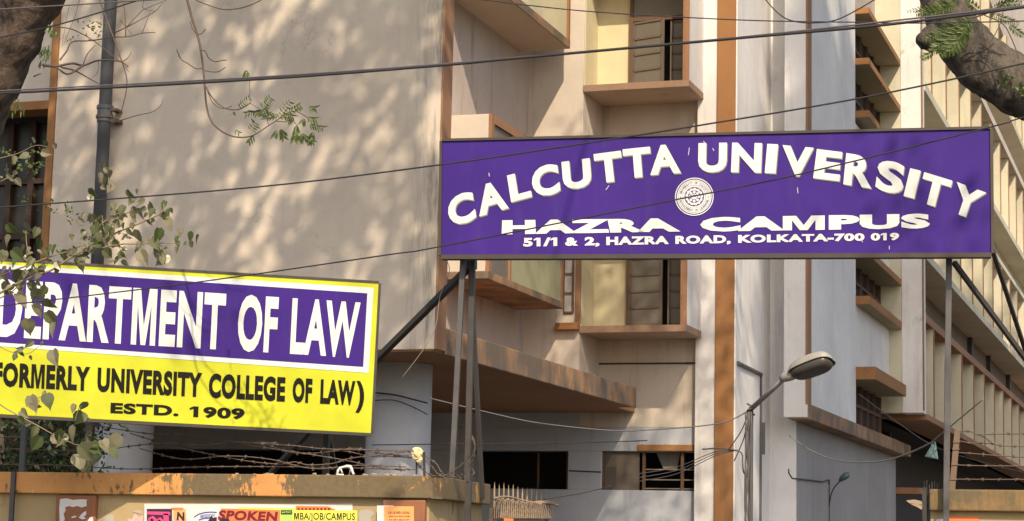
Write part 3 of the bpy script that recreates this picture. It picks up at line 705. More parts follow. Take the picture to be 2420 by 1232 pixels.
# posts and braces
def post(px0, py0, px1, py1, Yp, w, mat, extra=0.0, name='post'):
    t, b_ = pt(px1, py1, Y=Yp), pt(px0, py0, Y=Yp)
    b2 = b_ + (b_-t)*((b_.z-0.0)/(t.z-b_.z)) if extra else b_
    m = MB(); m.bar(b2, t, w, w, ex); return m.build(name, mat, PS, bevel=0.003)
post(1068, 1132, 1095, 606, 14.78, 0.042, M['steel'], 1)
post(1104, 1140, 1117, 612, 14.92, 0.045, M['darksteel'], 0)
a_, b_ = pt(1108, 1138, Y=14.92), pt(1106, 1196, Y=14.9)
m = MB(); m.bar(pt(1107, 1136, Y=14.93), Vector((pt(1107, 1136, Y=14.93).x, 14.9, 0)), 0.05, 0.05, ex); m.build('post_foot', M['darksteel'], PS)
post(2236, 1200, 2243, 590, 15.42, 0.045, M['steel'], 1)
m = MB(); m.bar(pt(1113, 628, Y=14.95), pt(860, 880, Y=15.6), 0.055, 0.045); m.bar(pt(1112, 640, Y=14.99), pt(1140, 1180, Y=15.4), 0.035, 0.035)
m.box(*(lambda p: (p.x-0.05, p.x+0.05, p.y-0.03, p.y+0.03, p.z-0.04, p.z+0.03))(pt(1111, 625, Y=14.95)))
m.build('brace', M['darksteel'], PS, bevel=0.003)
m = MB(); m.bar(pt(2254, 620, Y=15.45), pt(2480, 925, Y=16.2), 0.035, 0.035); m.bar(pt(2345, 590, Y=15.4), pt(2440, 880, Y=16.6), 0.03, 0.03)
m.build('brace', M['darksteel'], PS, bevel=0.003)

# ------------------------------------------------------------------ the yellow law sign
a0 = pt(885, 1022, Y=14.75); b0 = pt(4, 984, Z=a0.z)
yx = (a0-b0).normalized(); yn = Vector((yx.y, -yx.x, 0)).normalized()
YS = thing('department_sign', 'yellow and purple law department sign board on posts behind the left wall', 'sign', (a0.x*0.5+b0.x*0.5, 14.3, 0))
def yp(off): return lambda x, y: pl(x, y, a0+yn*off, yn)
yz = lambda x, y: (x/1.949, 600+y/1.949)
Q = yp(0)
LX = -130
def lin(x0, y0, x1, y1): return lambda x: y0+(y1-y0)*(x-x0)/(x1-x0)
oT, oB = lin(8, 32, 1745, 136), lin(8, 740, 1708, 827)
c = [Q(*yz(LX, oB(LX))), Q(*yz(1709, 827)), Q(*yz(1745, 136)), Q(*yz(LX, oT(LX)))]
m = MB(); m.slab(c, -yn*0.05); m.build('sign_panel', M['yellow'], YS, bevel=0.003)
wT, wB = lin(8, 50, 1722, 157), lin(8, 428, 1697, 549)
pT, pB = lin(8, 72, 1692, 182), lin(8, 411, 1672, 521)
Q1 = yp(0.003); Q2 = yp(0.005); Q3 = yp(0.008)
m = MB(); m.slab([Q1(*yz(LX+15, wB(LX))), Q1(*yz(1698, 549)), Q1(*yz(1721, 157)), Q1(*yz(LX+15, wT(LX)))], -yn*0.002); m.build('white_border', M['signwhite'], YS)
m = MB(); m.slab([Q2(*yz(LX+40, pB(LX))), Q2(*yz(1673, 521)), Q2(*yz(1692, 182)), Q2(*yz(LX+40, pT(LX)))], -yn*0.0015); m.build('purple_panel', M['purple'], YS)
tT, tB = lin(320, 138, 1665, 226), lin(290, 399, 1640, 479)
def yword(s, x0, x1, T, Bf, off, q, sl=0.0, nm='black_lettering', mt='letterblack'):
    m = MB(); put(m, s, quadfn(q, yz(x0+sl, T(x0)), yz(x1+sl, T(x1)), yz(x1, Bf(x1)), yz(x0, Bf(x0))), off); m.build(nm, M[mt], YS)
for s, x0, x1 in (('DEPARTMENT', -20, 1030), ('OF', 1090, 1272), ('LAW', 1335, 1648)): yword(s, x0, x1, tT, tB, 0.036, Q3, 13, 'title_lettering', 'letterwhite')
fT, fB = lin(35, 502, 1475, 578), lin(35, 612, 1625, 698)
for s, x0, x1 in (('(', -68, -42), ('FORMERLY', -30, 412), ('UNIVERSITY', 447, 928), ('COLLEGE', 960, 1312), ('OF', 1346, 1436), ('LAW', 1474, 1634), (')', 1638, 1676)):
    yword(s, x0, x1, fT, fB, 0.05, Q2, 4)
eT, eB = lin(510, 686, 1125, 713), lin(507, 733, 1120, 762)
yword('ESTD.', 508, 822, eT, eB, 0.045, Q2, 2); yword('1909', 872, 1126, eT, eB, 0.045, Q2, 2)
m = MB()
for i, j in ((0, 1), (1, 2), (2, 3)):
    o_ = Vector((0, 0, -0.012)) if i == 0 else yx*0.008 if i == 1 else Vector((0, 0, 0.008))
    m.bar(c[i]+o_-yn*0.03, c[j]+o_-yn*0.03, 0.02, 0.07, Vector((0, 0, 1)) if i != 1 else yx)
m.build('sign_frame', M['darksteel'], YS)
for px in (772, 45):
    p = pt(px, 1060, Y=14.95 if px > 400 else 13.8)
    if px > 400: m = MB(); m.bar((p.x, 14.95, 0), (p.x, 14.95, 3.6), 0.045, 0.045, (1, 0, 0)); m.build('post', M['darksteel'], YS)
m = MB(); m.bar(pt(775, 1020, Y=15.0), pt(795, 1118, Y=15.6), 0.03, 0.03); m.bar(pt(735, 1015, Y=15.0), pt(640, 1118, Y=15.9), 0.04, 0.04); m.build('brace', M['darksteel'], YS)
# steel strap post at far left, on the face of the wall
p = pt(38, 1010, Y=YW-0.02)
m = MB(); m.box(p.x-0.018, p.x+0.018, YW-0.028, YW-0.004, 0.2, ZW+0.0)
m.box(p.x+0.0, p.x+0.045, YW+0.05, YW+0.075, ZW, pt(38, 1010, Y=YW).z+0.17)
tag(m.build('fence_post', M['steel']), 'grey steel strap post on the wall face at the far left', 'post')

# ------------------------------------------------------------------ posters
def poster(name, label, quad, mat, Yp, cat='poster', group='posters pasted on the left wall'):
    """quad in photo pixels tl tr br bl, on the plane Y=Yp; continues below the frame"""
    T = thing(name, label, cat, tuple(pt(*quad[3], Y=Yp)), group)
    m = MB(); m.slab([pt(*q, Y=Yp) for q in (quad[3], quad[2], quad[1], quad[0])], (0, 0.003, 0)); m.build('sheet', mat, T)
    return T
def ptext(T, s, quad, mat, Yp, off=0.02, name='lettering'):
    m = MB(); put(m, s, quadfn(lambda x, y: pt(x, y, Y=Yp-0.003), *quad), off); m.build(name, mat, T)
YP = YW+0.066
T = poster('poster', 'wide faded white sheet pasted behind the coloured posters', [(341, 1191), (833, 1191), (833, 1330), (341, 1330)], M['paper'], YP)
T = poster('poster', 'pink poster with dark curly script and a white edge', [(341, 1199), (409, 1200), (412, 1330), (341, 1330)], M['signwhite'], YP-0.006)
m = MB()
def psl(q, Yq, th=0.002): m.slab([pt(x, y, Y=Yq) for x, y in q], (0, th, 0))
psl([(347, 1330), (408, 1330), (406, 1203), (347, 1203)], YP-0.0085); m.build('printed_field', M['inkdark'], T)
m = MB()
for q in ([(348, 1216), (402, 1218), (402, 1210), (348, 1209)], [(388, 1300), (402, 1300), (398, 1214), (386, 1214)]): psl(q, YP-0.0115)
m.tube([pt(*q, Y=YP-0.0115) for q in ((352, 1234), (354, 1226), (361, 1223), (366, 1228), (366, 1240))], 0.012, 6)
m.tube([pt(*q, Y=YP-0.0115) for q in ((368, 1240), (372, 1229), (378, 1226), (383, 1231), (384, 1244))], 0.010, 6)
m.build('script_lettering', M['pink'], T)
T = poster('poster', 'yellow orange torn poster with a black letter beside the pink poster', [(410, 1201), (438, 1204), (450, 1330), (412, 1330)], M['posterlight'], YP-0.004)
ptext(T, 'N', [(419, 1210), (436, 1211), (436, 1231), (417, 1230)], M['inkdark'], YP-0.004, 0.05)
m = MB(); psl([(404, 1206), (433, 1204), (433, 1200), (404, 1200)], YP-0.0065); m.build('torn_strip', M['posterorange'], T)
T = poster('poster', 'white admission poster with a blue arched heading', [(441, 1205), (530, 1206), (530, 1330), (452, 1330)], M['paper'], YP-0.003)
m = MB()
arc = [pt(*q, Y=YP-0.006) for q in ((459, 1222), (470, 1215), (485, 1211), (500, 1210), (512, 1211))]
m.tube(arc, 0.004, 5)
arc2 = [pt(*q, Y=YP-0.006) for q in ((470, 1229), (482, 1225), (496, 1224), (510, 1226))]
m.tube(arc2, 0.004, 5); m.build('blue_arch', M['inkblue'], T)
ptext(T, 'MISSION', [(474, 1217), (507, 1214), (507, 1221), (474, 1225)], M['inkblue'], YP-0.003)
T = poster('poster', 'lime green poster mostly hidden behind the orange and yellow ones', [(561, 1199), (706, 1202), (706, 1330), (561, 1330)], M['postergreen'], YP-0.004)
m = MB(); psl([(664, 1216), (690, 1216), (690, 1206), (664, 1206)], YP-0.0065); m.build('ink_block', M['inkdark'], T)
ptext(T, 'and PLAC', [(666, 1208), (688, 1208), (688, 1213), (666, 1213)], M['postergreen'], YP-0.0075)
T = poster('poster', 'orange poster with large dark red capitals', [(522, 1202), (662, 1206), (658, 1330), (505, 1330)], M['posterorange'], YP-0.009)
ptext(T, 'SPOKEN', [(519, 1206), (657, 1210), (654, 1232), (514, 1228)], M['inkred'], YP-0.009, 0.045)
m = MB()
for q in ([(487, 1240), (496, 1224), (500, 1219), (503, 1224), (512, 1222), (512, 1240)], [(516, 1240), (520, 1228), (530, 1225), (541, 1227), (546, 1240)]): psl(q, YP-0.0125)
m.build('dark_scraps', M['inkdark'], T)
T = poster('poster', 'dark orange torn sheet along the top of the yellow jobs poster', [(699, 1196), (775, 1197), (796, 1207), (699, 1214)], M['posterorange'], YP-0.007)
m = MB()
for k in range(9): x = 703+k*9; psl([(x, 1206), (x+5, 1206), (x+5, 1201), (x, 1201)], YP-0.0095)
m.build('ink_line', M['inkred'], T)
T = poster('poster', 'bright yellow jobs poster with black capitals', [(692, 1206), (844, 1207), (844, 1330), (690, 1330)], M['posteryellow'], YP-0.012)
ptext(T, 'MBA/JOB/CAMPUS', [(695, 1212), (839, 1213), (839, 1229), (695, 1228)], M['inkdark'], YP-0.012, 0.01)
m = MB(); psl([(693, 1232), (840, 1233), (840, 1231.6), (693, 1230.8)], YP-0.0145); m.build('rule_line', M['inkdark'], T)
YP2 = YW+0.012
T = poster('poster', 'light orange notice on the brown pier near the wall end', [(908, 1197), (978, 1197), (979, 1330), (908, 1330)], M['posterlight'], YP2-0.003, group=None)
for a, y in (('L.B L.B RED LOCAL', 1210), ('APPLICATION FORM', 1220), ('TO BE HELD AT', 1228)):
    ptext(T, a, [(918, y-1), (968, y-1), (968, y+(4 if y < 1215 else 2)), (918, y+(4 if y < 1215 else 2))], M['inkred'], YP2-0.003)
T = poster('poster', 'pale blue white sheet behind the light orange notice on the pier', [(891, 1195), (930, 1195), (930, 1330), (891, 1330)], M['paper'], YP2, group=None)
m = MB()
for q in (((141, 1240), (151, 1236), (153, 1226), (150, 1215), (156, 1206), (153, 1200), (163, 1196), (172, 1199), (183, 1196), (192, 1200), (205, 1196), (204, 1187), (206, 1181), (190, 1180), (172, 1182), (158, 1178), (142, 1180), (140, 1200)),
          ((190, 1218), (196, 1212), (203, 1208), (204, 1216), (198, 1222), (204, 1226), (194, 1228), (186, 1224)), ((207, 1232), (212, 1223), (219, 1222), (220, 1240), (208, 1242)), ((168, 1222), (178, 1219), (181, 1222), (170, 1225))):
    m.slab([pt(x, y, Y=YW+0.016) for x, y in q][::-1], (0, 0.003, 0))
tag(m.build('torn_paper', M['paper']), 'torn white paper on the brown pier at the left end of the wall', 'poster')
m = MB()
m.slab([pt(x, y, Y=YW+0.066) for x, y in ((296, 1300), (330, 1300), (338, 1218), (326, 1222), (318, 1214), (312, 1228), (302, 1226))], (0, 0.003, 0))
tag(m.build('torn_paper', plain('scrap_red_white', (0.62, 0.42, 0.40), 0.7, var=0.6, scale=30)), 'tattered red and white scrap beside the pink poster', 'poster')
m = MB()
for q in (((846, 1214), (852, 1206), (866, 1204), (880, 1207), (884, 1216), (876, 1224), (880, 1240), (850, 1242)), ((312, 1210), (322, 1206), (334, 1208), (338, 1216), (326, 1213)), ((244, 1222), (258, 1216), (270, 1219), (268, 1236), (248, 1238))):
    mm = MB(); mm.slab([pt(x, y, Y=YW+0.066) for x, y in q][::-1], (0, 0.003, 0))
    lab = {846: 'greyish torn paper remnant at the right edge of the yellow jobs poster', 312: 'small curled paper scrap above the red and white scrap', 244: 'faded paper remnant on the wall right of the left brown pier'}[q[0][0]]
    tag(mm.build('torn_paper', plaster('faded_paper', (0.42, 0.38, 0.32), (0.14, 0.11, 0.08), 0.8, 0.6)), lab, 'poster')
YPR = YR+0.066
T = poster('poster', 'orange notice on the wall right of the gate', [(2241, 1221), (2314, 1221), (2314, 1330), (2241, 1330)], M['posterorange'], YPR, group=None)
T2 = poster('poster', 'pale torn scrap beside the orange notice on the right wall', [(2212, 1228), (2228, 1226), (2228, 1300), (2210, 1300)], M['paper'], YPR, group=None)

# ------------------------------------------------------------------ barbed wire
def strand(pix, Yd, label, r=0.0042, mat=None, barbs=True, group='barbed wire strands above the left wall', jit=0.0):
    base = ppath(pix, Yd, 5)
    m = MB(); m.tube(base, r, 5)
    if barbs:
        acc = 0
        for i in range(1, len(base)):
            seg = base[i]-base[i-1]; acc += seg.length
            if acc > 0.085:
                acc = 0; c_ = base[i]
                for _ in range(2):
                    d = Vector((R.uniform(-1, 1), R.uniform(-1, 1), R.uniform(-1, 1))).normalized()*0.017
                    m.tube([c_-d, c_+d], r*0.7, 4)
                m.tube([c_-seg.normalized()*0.008, c_+seg.normalized()*0.008], r*1.9, 5)
    return tag(m.build('barbed_wire', mat or M['rust']), label, 'barbed wire', group)
YBW = 14.22
strand([(-40, 1033), (67, 1033), (110, 1036)], YBW, 'barbed wire strand at far left, uppermost of three before the dark bush')
strand([(-40, 1061), (60, 1062), (133, 1065), (190, 1066)], YBW, 'barbed wire strand at far left, middle of three before the dark bush')
strand([(-40, 1097), (60, 1098), (143, 1100), (225, 1105), (333, 1109), (461, 1104), (620, 1103), (728, 1104), (805, 1106), (856, 1107), (984, 1110)], YBW, 'long lowest barbed wire strand just above the left coping')
strand([(195, 1000), (240, 1008), (340, 1024), (387, 1026), (480, 1030), (540, 1043), (640, 1050), (708, 1055), (764, 1061), (872, 1064), (966, 1066)], YBW+0.02, 'uppermost barbed wire strand starting under the yellow sign')
strand([(160, 1066), (256, 1061), (379, 1048), (487, 1052), (551, 1045), (650, 1047)], YBW+0.03, 'barbed wire strand crossing the left round column')
strand([(307, 1024), (345, 1036), (379, 1048)], YBW+0.035, 'short barbed wire end hooked to its neighbour before the left column')
strand([(420, 1058), (525, 1079), (600, 1092), (664, 1097), (697, 1092), (728, 1099), (784, 1096), (830, 1083), (887, 1077), (964, 1066)], YBW-0.02, 'slack barbed wire strand dipping and rising toward the pale bundle')
strand([(560, 1048), (646, 1061), (764, 1079), (825, 1090), (882, 1102), (958, 1113)], YBW+0.045, 'barbed wire strand sloping down to the foot of the bundle post')
strand([(764, 1061), (825, 1068), (869, 1077), (933, 1079), (985, 1083)], YBW+0.06, 'short barbed wire strand over the right round column')
strand([(1000, 1084), (1022, 1105), (1035, 1120), (1052, 1124), (1078, 1108), (1095, 1095), (1110, 1078)], YBW+0.2, 'tangled barbed wire around the sign posts')
strand([(1085, 1128), (1100, 1110), (1118, 1085), (1122, 1050), (1115, 1030), (1122, 1062), (1108, 1095), (1120, 1118), (1095, 1132), (1080, 1122)], 15.0, 'knotted barbed wire hanging behind the dark sign post')
strand([(620, 1047), (690, 1070), (760, 1070), (840, 1060), (900, 1072), (966, 1078)], YBW+0.05, 'wavering barbed wire strand in the middle of the tangle left of the bundle')
strand([(330, 1060), (430, 1085), (540, 1078), (640, 1086), (740, 1108), (850, 1100), (960, 1104)], YBW-0.04, 'barbed wire strand wandering low between the two round columns')
strand([(955, 1062), (975, 1075), (990, 1100), (1010, 1118), (1040, 1128), (1060, 1120)], YBW+0.1, 'barbed wire end falling from the pale bundle to the coping')
strand([(1000, 1075), (1030, 1095), (1045, 1118), (1070, 1128), (1100, 1118), (1112, 1092)], YBW+0.28, 'second tangled barbed wire loop at the feet of the sign posts')
def rz(x, y): return (2040+x/5.31, 1000+y/5.31)
YBR = 15.66
G2 = 'barbed wire strands above the right wall'
strand([rz(1160, 90), rz(1250, 105), rz(1350, 108), rz(1450, 145), rz(1700, 138), rz(2018, 135), rz(2300, 130)], YBR, 'uppermost barbed wire strand above the right wall', group=G2)
strand([rz(1450, 145), rz(1540, 190), rz(1640, 260), rz(1750, 285), rz(2018, 295), rz(2300, 300)], YBR+0.02, 'drooping barbed wire strand below the top one on the right wall', group=G2)
strand([rz(1170, 215), rz(1360, 255), rz(1500, 250), rz(1640, 262)], YBR+0.03, 'short barbed wire strand meeting the drooping one on the right', group=G2)
strand([rz(1160, 370), rz(1390, 385), rz(1700, 412), rz(2018, 430), rz(2300, 440)], YBR, 'third long barbed wire strand above the right wall', group=G2)
strand([rz(1150, 525), rz(1390, 535), rz(1820, 540), rz(2300, 545)], YBR, 'fourth barbed wire strand above the right wall', group=G2)
strand([rz(1110, 705), rz(1500, 708), rz(2018, 708), rz(2300, 706)], YBR, 'lowest barbed wire strand just above the right coping', group=G2)
m = MB(); m.bar(pt(2250, 1160, Y=15.64), pt(2263, 1018, Y=15.64), 0.042, 0.03, (1, 0, 0))
for y_ in (1045, 1062, 1098, 1133): 
    q = pt(2258-(y_-1080)*0.08, y_, Y=15.64); m.bar(q-Vector((0.024, 0, 0)), q+Vector((0.024, 0, 0)), 0.044, 0.012, (0, 1, 0))
tag(m.build('wooden_post', plaster('old_timber', (0.17, 0.115, 0.08), None, 0.6, 0.7)), 'weathered timber stake holding the barbed wire on the right wall', 'post')
m = MB(); m.bar(pt(1003, 1130, Y=14.3), pt(1002, 1068, Y=14.3), 0.016, 0.012, (1, 0, 0)); m.bar(pt(984, 1130, Y=14.3), pt(985, 1080, Y=14.3), 0.012, 0.01, (1, 0, 0))
tag(m.build('fence_post', M['darksteel']), 'thin twin iron stake under the pale bundle on the left coping', 'post')
# pale bundle and plastic bracket on the coping
def blob(name, ctr, rad, mat, seed, sx=1, sy=1, sz=1, amp=0.35, nu=14, nv=10):
    rr = random.Random(seed); m = MB(); vs_, fs = [], []
    for i in range(nv+1):
        th = math.pi*i/nv
        for j in range(nu):
            ph = 2*math.pi*j/nu
            k = 1+amp*(rr.random()-0.5)*2*(0.3+math.sin(th)*0.7)
            vs_.append(ctr+Vector((math.sin(th)*math.cos(ph)*sx, math.sin(th)*math.sin(ph)*sy, math.cos(th)*sz))*rad*k)
    for i in range(nv):
        for j in range(nu): fs.append((i*nu+j, (i+1)*nu+j, (i+1)*nu+(j+1) % nu, i*nu+(j+1) % nu))
    m.add(vs_, fs); return m
bd = thing('cloth_bundle', 'crumpled pale yellow cloth bundle caught on the barbed wire stake', 'bundle', tuple(pt(986, 1095, Y=14.27)))
blob('b', pt(986, 1073, Y=14.27), 0.046, None, 3, 0.95, 0.8, 1.05, 0.28).build('knotted_cloth', M['bag'], bd)
m = blob('b', pt(990, 1085, Y=14.26), 0.03, None, 5, 0.9, 0.7, 0.9, 0.3); m.build('cloth_tail', M['bag'], bd)
m = MB(); q = [pt(*p_, Y=14.15) for p_ in ((797, 1122), (799, 1112), (804, 1106), (812, 1104), (820, 1102), (828, 1103), (831, 1108), (833, 1115), (836, 1122))]
m.tube(q, [0.012, 0.01, 0.009, 0.008, 0.011, 0.012, 0.011, 0.009, 0.011], 8); m.tube([pt(805, 1107, Y=14.15), pt(810, 1122, Y=14.17)], 0.006, 6); m.tube([pt(829, 1106, Y=14.15), pt(826, 1121, Y=14.18)], 0.006, 6)
m.tube([pt(795, 1122, Y=14.14), pt(812, 1123, Y=14.14)], 0.008, 6)
tag(m.build('plastic_bracket', M['plastic'], smooth=True), 'small white arched plastic piece standing on the left coping', 'bracket')
# loose leaves and rubble on the coping
for k in range(16):
    x = R.uniform(560, 1000); s_ = R.uniform(0.008, 0.02)
    m = blob('r', Vector((pt(x, 1127, Y=14.2).x, 14.1+R.uniform(0, 0.1), ZW+s_*0.4)), s_, None, k, 1.4, 1, 0.6, 0.4, 7, 5)
    tag(m.build('debris_chip', M['card']), 'crumb of dry debris lying on the left coping', 'debris', 'debris crumbs on the left coping')
# blue bag on the wire, card scraps at the right wall end
bb = pt(2208, 1047, Y=16.2)
m = MB(); q = [bb, pt(2207, 1055, Y=16.2), pt(2205, 1066, Y=16.2), pt(2203, 1080, Y=16.2)]
m.tube(q, [0.008, 0.016, 0.03, 0.045], 9); m.v = [tuple(Vector(v_)+rdir_(0.008)) for v_ in m.v]
tag(m.build('plastic_bag', M['bluebag'], smooth=False), 'small blue green plastic bag hanging from the sagging wire', 'bag')
m = MB()
for q in ([(2142, 1184), (2160, 1182), (2178, 1186), (2180, 1193), (2150, 1190)], [(2152, 1192), (2166, 1191), (2180, 1196), (2178, 1205), (2166, 1198)]):
    m.slab([pt(x, y, Y=15.55) for x, y in q], (0, 0.02, 0.004))
tag(m.build('card_scrap', M['card']), 'torn card scrap sticking out at the end of the right wall', 'scrap')
gp = thing('gate_post', 'narrow dark gate post against the end of the right wall', 'post', tuple(pt(2188, 1200, Y=15.6)))
x = pt(2188, 1190, Y=15.6).x
m = MB(); m.box(x-0.02, x+0.012, 15.55, 15.62, 0, 2.14); m.build('post_bar', M['darksteel'], gp)
m = MB()
for k in range(6): m.tube([(x-0.01+k*0.018, 15.6, 2.1), (x-0.012+k*0.02, 15.6, 2.14+R.uniform(0.02, 0.06))], 0.003, 5)
m.build('wire_ends', M['rust'], gp)

# ------------------------------------------------------------------ gate leaf with spikes, standing open
GT = thing('iron_gate', 'open iron gate leaf with a row of pale spikes and wire tangle', 'gate', tuple(pt(1240, 1232, Y=16.5)))
ga, gb = pt(1165, 1200, Y=15.9), pt(1290, 1204, Y=16.9)
gx = (gb-ga).normalized()
for k in range(11):
    px = 1168+k*11.0; yt = 1140+k*1.7+(6 if k == 10 else 0)+R.uniform(-2, 3)
    Yk = 15.9+1.0*k/10
    t = pt(px+1, yt, Y=Yk); b_ = Vector((t.x, t.y, 0.15))
    m = MB(); m.tube([b_, t-Vector((0, 0, 0.06)), t], [0.0075, 0.0075, 0.001], 6); m.build('spike', M['card'], GT)
m = MB()
for z in (1.86, 1.2, 0.3): m.bar((ga.x, ga.y, z), (gb.x, gb.y, z), 0.03, 0.04)
m.bar((ga.x, ga.y, 0.1), (ga.x, ga.y, 1.95), 0.045, 0.045, (1, 0, 0)); m.bar((gb.x, gb.y, 0.1), (gb.x, gb.y, 1.88), 0.045, 0.045, (1, 0, 0))
m.build('gate_frame', M['rust'], GT)
m = MB(); m.slab([(ga.x, ga.y+0.04, 0.1), (gb.x, gb.y+0.04, 0.1), (gb.x, gb.y+0.04, 1.84), (ga.x, ga.y+0.04, 1.86)], (0, 0.006, 0)); m.build('gate_sheet', plaster('gate_sheet_paint', (0.15, 0.12, 0.10), None, 0.5, 0.6), GT)
m = MB()
for k in range(26):                            # coiled wire along the top rail
    px = 1168+k*4.8; Yk = 15.86+1.0*k/26
    q = [pt(px, 1225, Y=Yk), pt(px+2, 1190+R.uniform(-4, 6)+k*0.5, Y=Yk-0.02), pt(px+10, 1178+R.uniform(-3, 5)+k*0.6, Y=Yk-0.03), pt(px+17, 1192+R.uniform(-4, 6)+k*0.4, Y=Yk+0.0), pt(px+16, 1225, Y=Yk)]
    m.tube(smoothpath(q, 4), 0.0045, 5)
m.tube(smoothpath([pt(1168, 1178, Y=15.88), pt(1200, 1174, Y=16.1), pt(1250, 1186, Y=16.5), pt(1300, 1192, Y=16.8), pt(1322, 1195, Y=16.85)], 5), 0.009, 6)
m.tube(smoothpath([pt(1258, 1190, Y=16.6), pt(1290, 1187, Y=16.7), pt(1312, 1192, Y=16.85), pt(1318, 1196, Y=16.86)], 5), 0.016, 6)
m.build('wire_tangle', plain('straw_wire', (0.30, 0.22, 0.15), 0.8, var=0.4, scale=15), GT)
m = MB(); m.slab([pt(1191, 1250, Y=15.92), pt(1213, 1250, Y=15.92), pt(1213, 1226, Y=15.92), pt(1191, 1225, Y=15.92)], (0, 0.004, 0))
tag(m.build('poster', M['posterorange']), 'small bright orange scrap stuck on the iron gate', 'poster')

# ------------------------------------------------------------------ street lamp
SLp = pt(1775, 967, Y=20.0)
SLT = thing('street_lamp', 'grey street lamp leaning right on a thin pole wound with cables', 'street lamp', (SLp.x, 20, 0))
m = MB(); m.tube([(SLp.x-0.0, 20, 0), (SLp.x, 20, SLp.z)], 0.024, 10); m.build('pole', M['steel'], SLT, True)
d = Vector(CR*0.80+CU*0.36-CW*0.52).normalized()
up_ = Vector((0, 0, 1))+Vector(CW)*0.55-Vector(CR)*0.1; n_ = (up_-d*up_.dot(d)).normalized(); s_ = d.cross(n_)
hc = pt(1917, 868, Y=19.3)
nk = hc-d*0.27
m = MB(); m.tube([SLp, SLp+(nk-SLp)*0.55, nk], [0.026, 0.024, 0.022], 10); m.build('arm', M['lampgrey'], SLT, True)
m = MB(); m.tube([nk-d*0.07, nk-d*0.03, nk+d*0.05, nk+d*0.1], [0.03, 0.05, 0.055, 0.05], 12); m.build('neck', M['lampgrey'], SLT, True)
def dome(hh, n1=28, n2=8, lo=False, e=1.0):
    mb = MB(); vs_, fs = [], []
    for i in range(n2+1):
        t = i/n2*math.pi/2
        for j in range(n1):
            a = 2*math.pi*j/n1; ca, sa = math.cos(a), math.sin(a)
            lx = 0.232*(abs(ca)**0.62)*(1 if ca > 0 else -1); ly = 0.122*(abs(sa)**0.7)*(1 if sa > 0 else -1)*(1.0+0.12*ca)
            k = math.cos(t)**0.38 if i < n2 else 0.0
            k *= e; vs_.append(hc+d*lx*k+s_*ly*k+n_*hh*math.sin(t)*(-1 if lo else 1))
    for i in range(n2):
        for j in range(n1):
            f = (i*n1+j, i*n1+(j+1) % n1, (i+1)*n1+(j+1) % n1, (i+1)*n1+j); fs.append(f[::-1] if lo else f)
    mb.add(vs_, fs); return mb
hd = dome(0.10).build('lamp_head', M['lampgrey'], SLT, True)
dome(0.075, lo=True, e=0.93).build('lens', M['lens'], hd, True)
m = MB()
rim = [hc+d*0.236*math.copysign(abs(math.cos(2*math.pi*j/28))**0.62, math.cos(2*math.pi*j/28))+s_*0.126*math.copysign(abs(math.sin(2*math.pi*j/28))**0.7, math.sin(2*math.pi*j/28))*(1+0.12*math.cos(2*math.pi*j/28)) for j in range(29)]
m.tube(rim, 0.007, 6); m.build('rim', M['lampgrey'], hd, True)
m = MB()
m.tube([SLp+Vector((0.035*math.cos(a), 0.035*math.sin(a)-0.01, 0.012*a-0.06)) for a in [k*0.5 for k in range(20)]], 0.009, 6)
for k in range(9):
    ph = k*0.8; zb = R.uniform(0.6, 1.9)
    m.tube([(SLp.x+0.03*math.sin(ph+t*3)-0.02+0.02*(t-0.5)*R.uniform(-1, 1), 19.97+0.02*math.cos(ph+t*2), SLp.z-0.03-(SLp.z-zb)*t) for t in [q/10 for q in range(11)]], R.choice((0.005, 0.007, 0.009)), 5)
m.build('cable_bundle', M['greycable'], SLT, True)
m = MB()
for (x0, y0), (x1, y1) in (((1770, 975), (1720, 1065)), ((1770, 978), (1735, 1090))):
    m.tube(smoothpath([pt(x0, y0, Y=20), pt((x0+x1)/2+6, (y0+y1)/2, Y=20), pt(x1, y1, Y=20)], 4), 0.006, 5)
m.build('stray_cable', M['cable'], SLT)
m = MB()
m.tube(smoothpath([pt(1660, 1062, Y=20.2), pt(1700, 1060, Y=20.1), pt(1735, 1064, Y=20), pt(1753, 1072, Y=20), pt(1755, 1095, Y=20), pt(1757, 1115, Y=20), pt(1763, 1122, Y=20), pt(1768, 1112, Y=20)], 5), 0.008, 6)
for k, yy in enumerate((1085, 1098, 1110)): m.tube(smoothpath([pt(1510, 1120+k*9, Y=20.6), pt(1600, 1104+k*8, Y=20.4), pt(1690, 1068+k*5, Y=20.1), pt(1745, 1064, Y=20)], 5), 0.0045, 5)
tag(m.build('wire_bundle', M['greycable']), 'bunch of loose grey wires sweeping from the lamp pole across the ground window', 'wires')

# ------------------------------------------------------------------ overhead cables
def cable(pix, Yd, r, mat, label, n=6, group='cables strung across the street view'):
    k = len(pix)
    if isinstance(Yd, tuple): P = [pt(x, y, Y=Yd[0]+(Yd[1]-Yd[0])*(x-pix[0][0])/(pix[-1][0]-pix[0][0])) for x, y in pix]
    else: P = [pt(x, y, Y=Yd) for x, y in pix]
    d0, d1 = P[0]-P[1], P[-1]-P[-2]
    m = MB(); m.tube(smoothpath(P, n), r, 6)
    return tag(m.build('overhead_cable', mat, smooth=True), label, 'cable', group)
cable([(-300, 236), (4, 221), (620, 187), (1040, 155), (1220, 138), (1760, 89), (2100, 58), (2420, 17), (2800, -40)], (9.6, 9.0), 0.0068, M['cable'], 'thickest black cable crossing the whole view above the purple sign')
cable([(-300, 231), (4, 215), (620, 182), (1040, 152), (1220, 136), (1600, 104), (2420, 14), (2800, -42)], (9.7, 9.1), 0.0042, M['greycable'], 'grey cable lashed along the thickest black cable')
cable([(-300, 512), (4, 490), (600, 443), (1038, 390), (1370, 341), (1700, 289), (2055, 228), (2420, 150), (2800, 60)], (9.8, 9.2), 0.0042, M['cable'], 'black cable passing over the top corner of the purple sign')
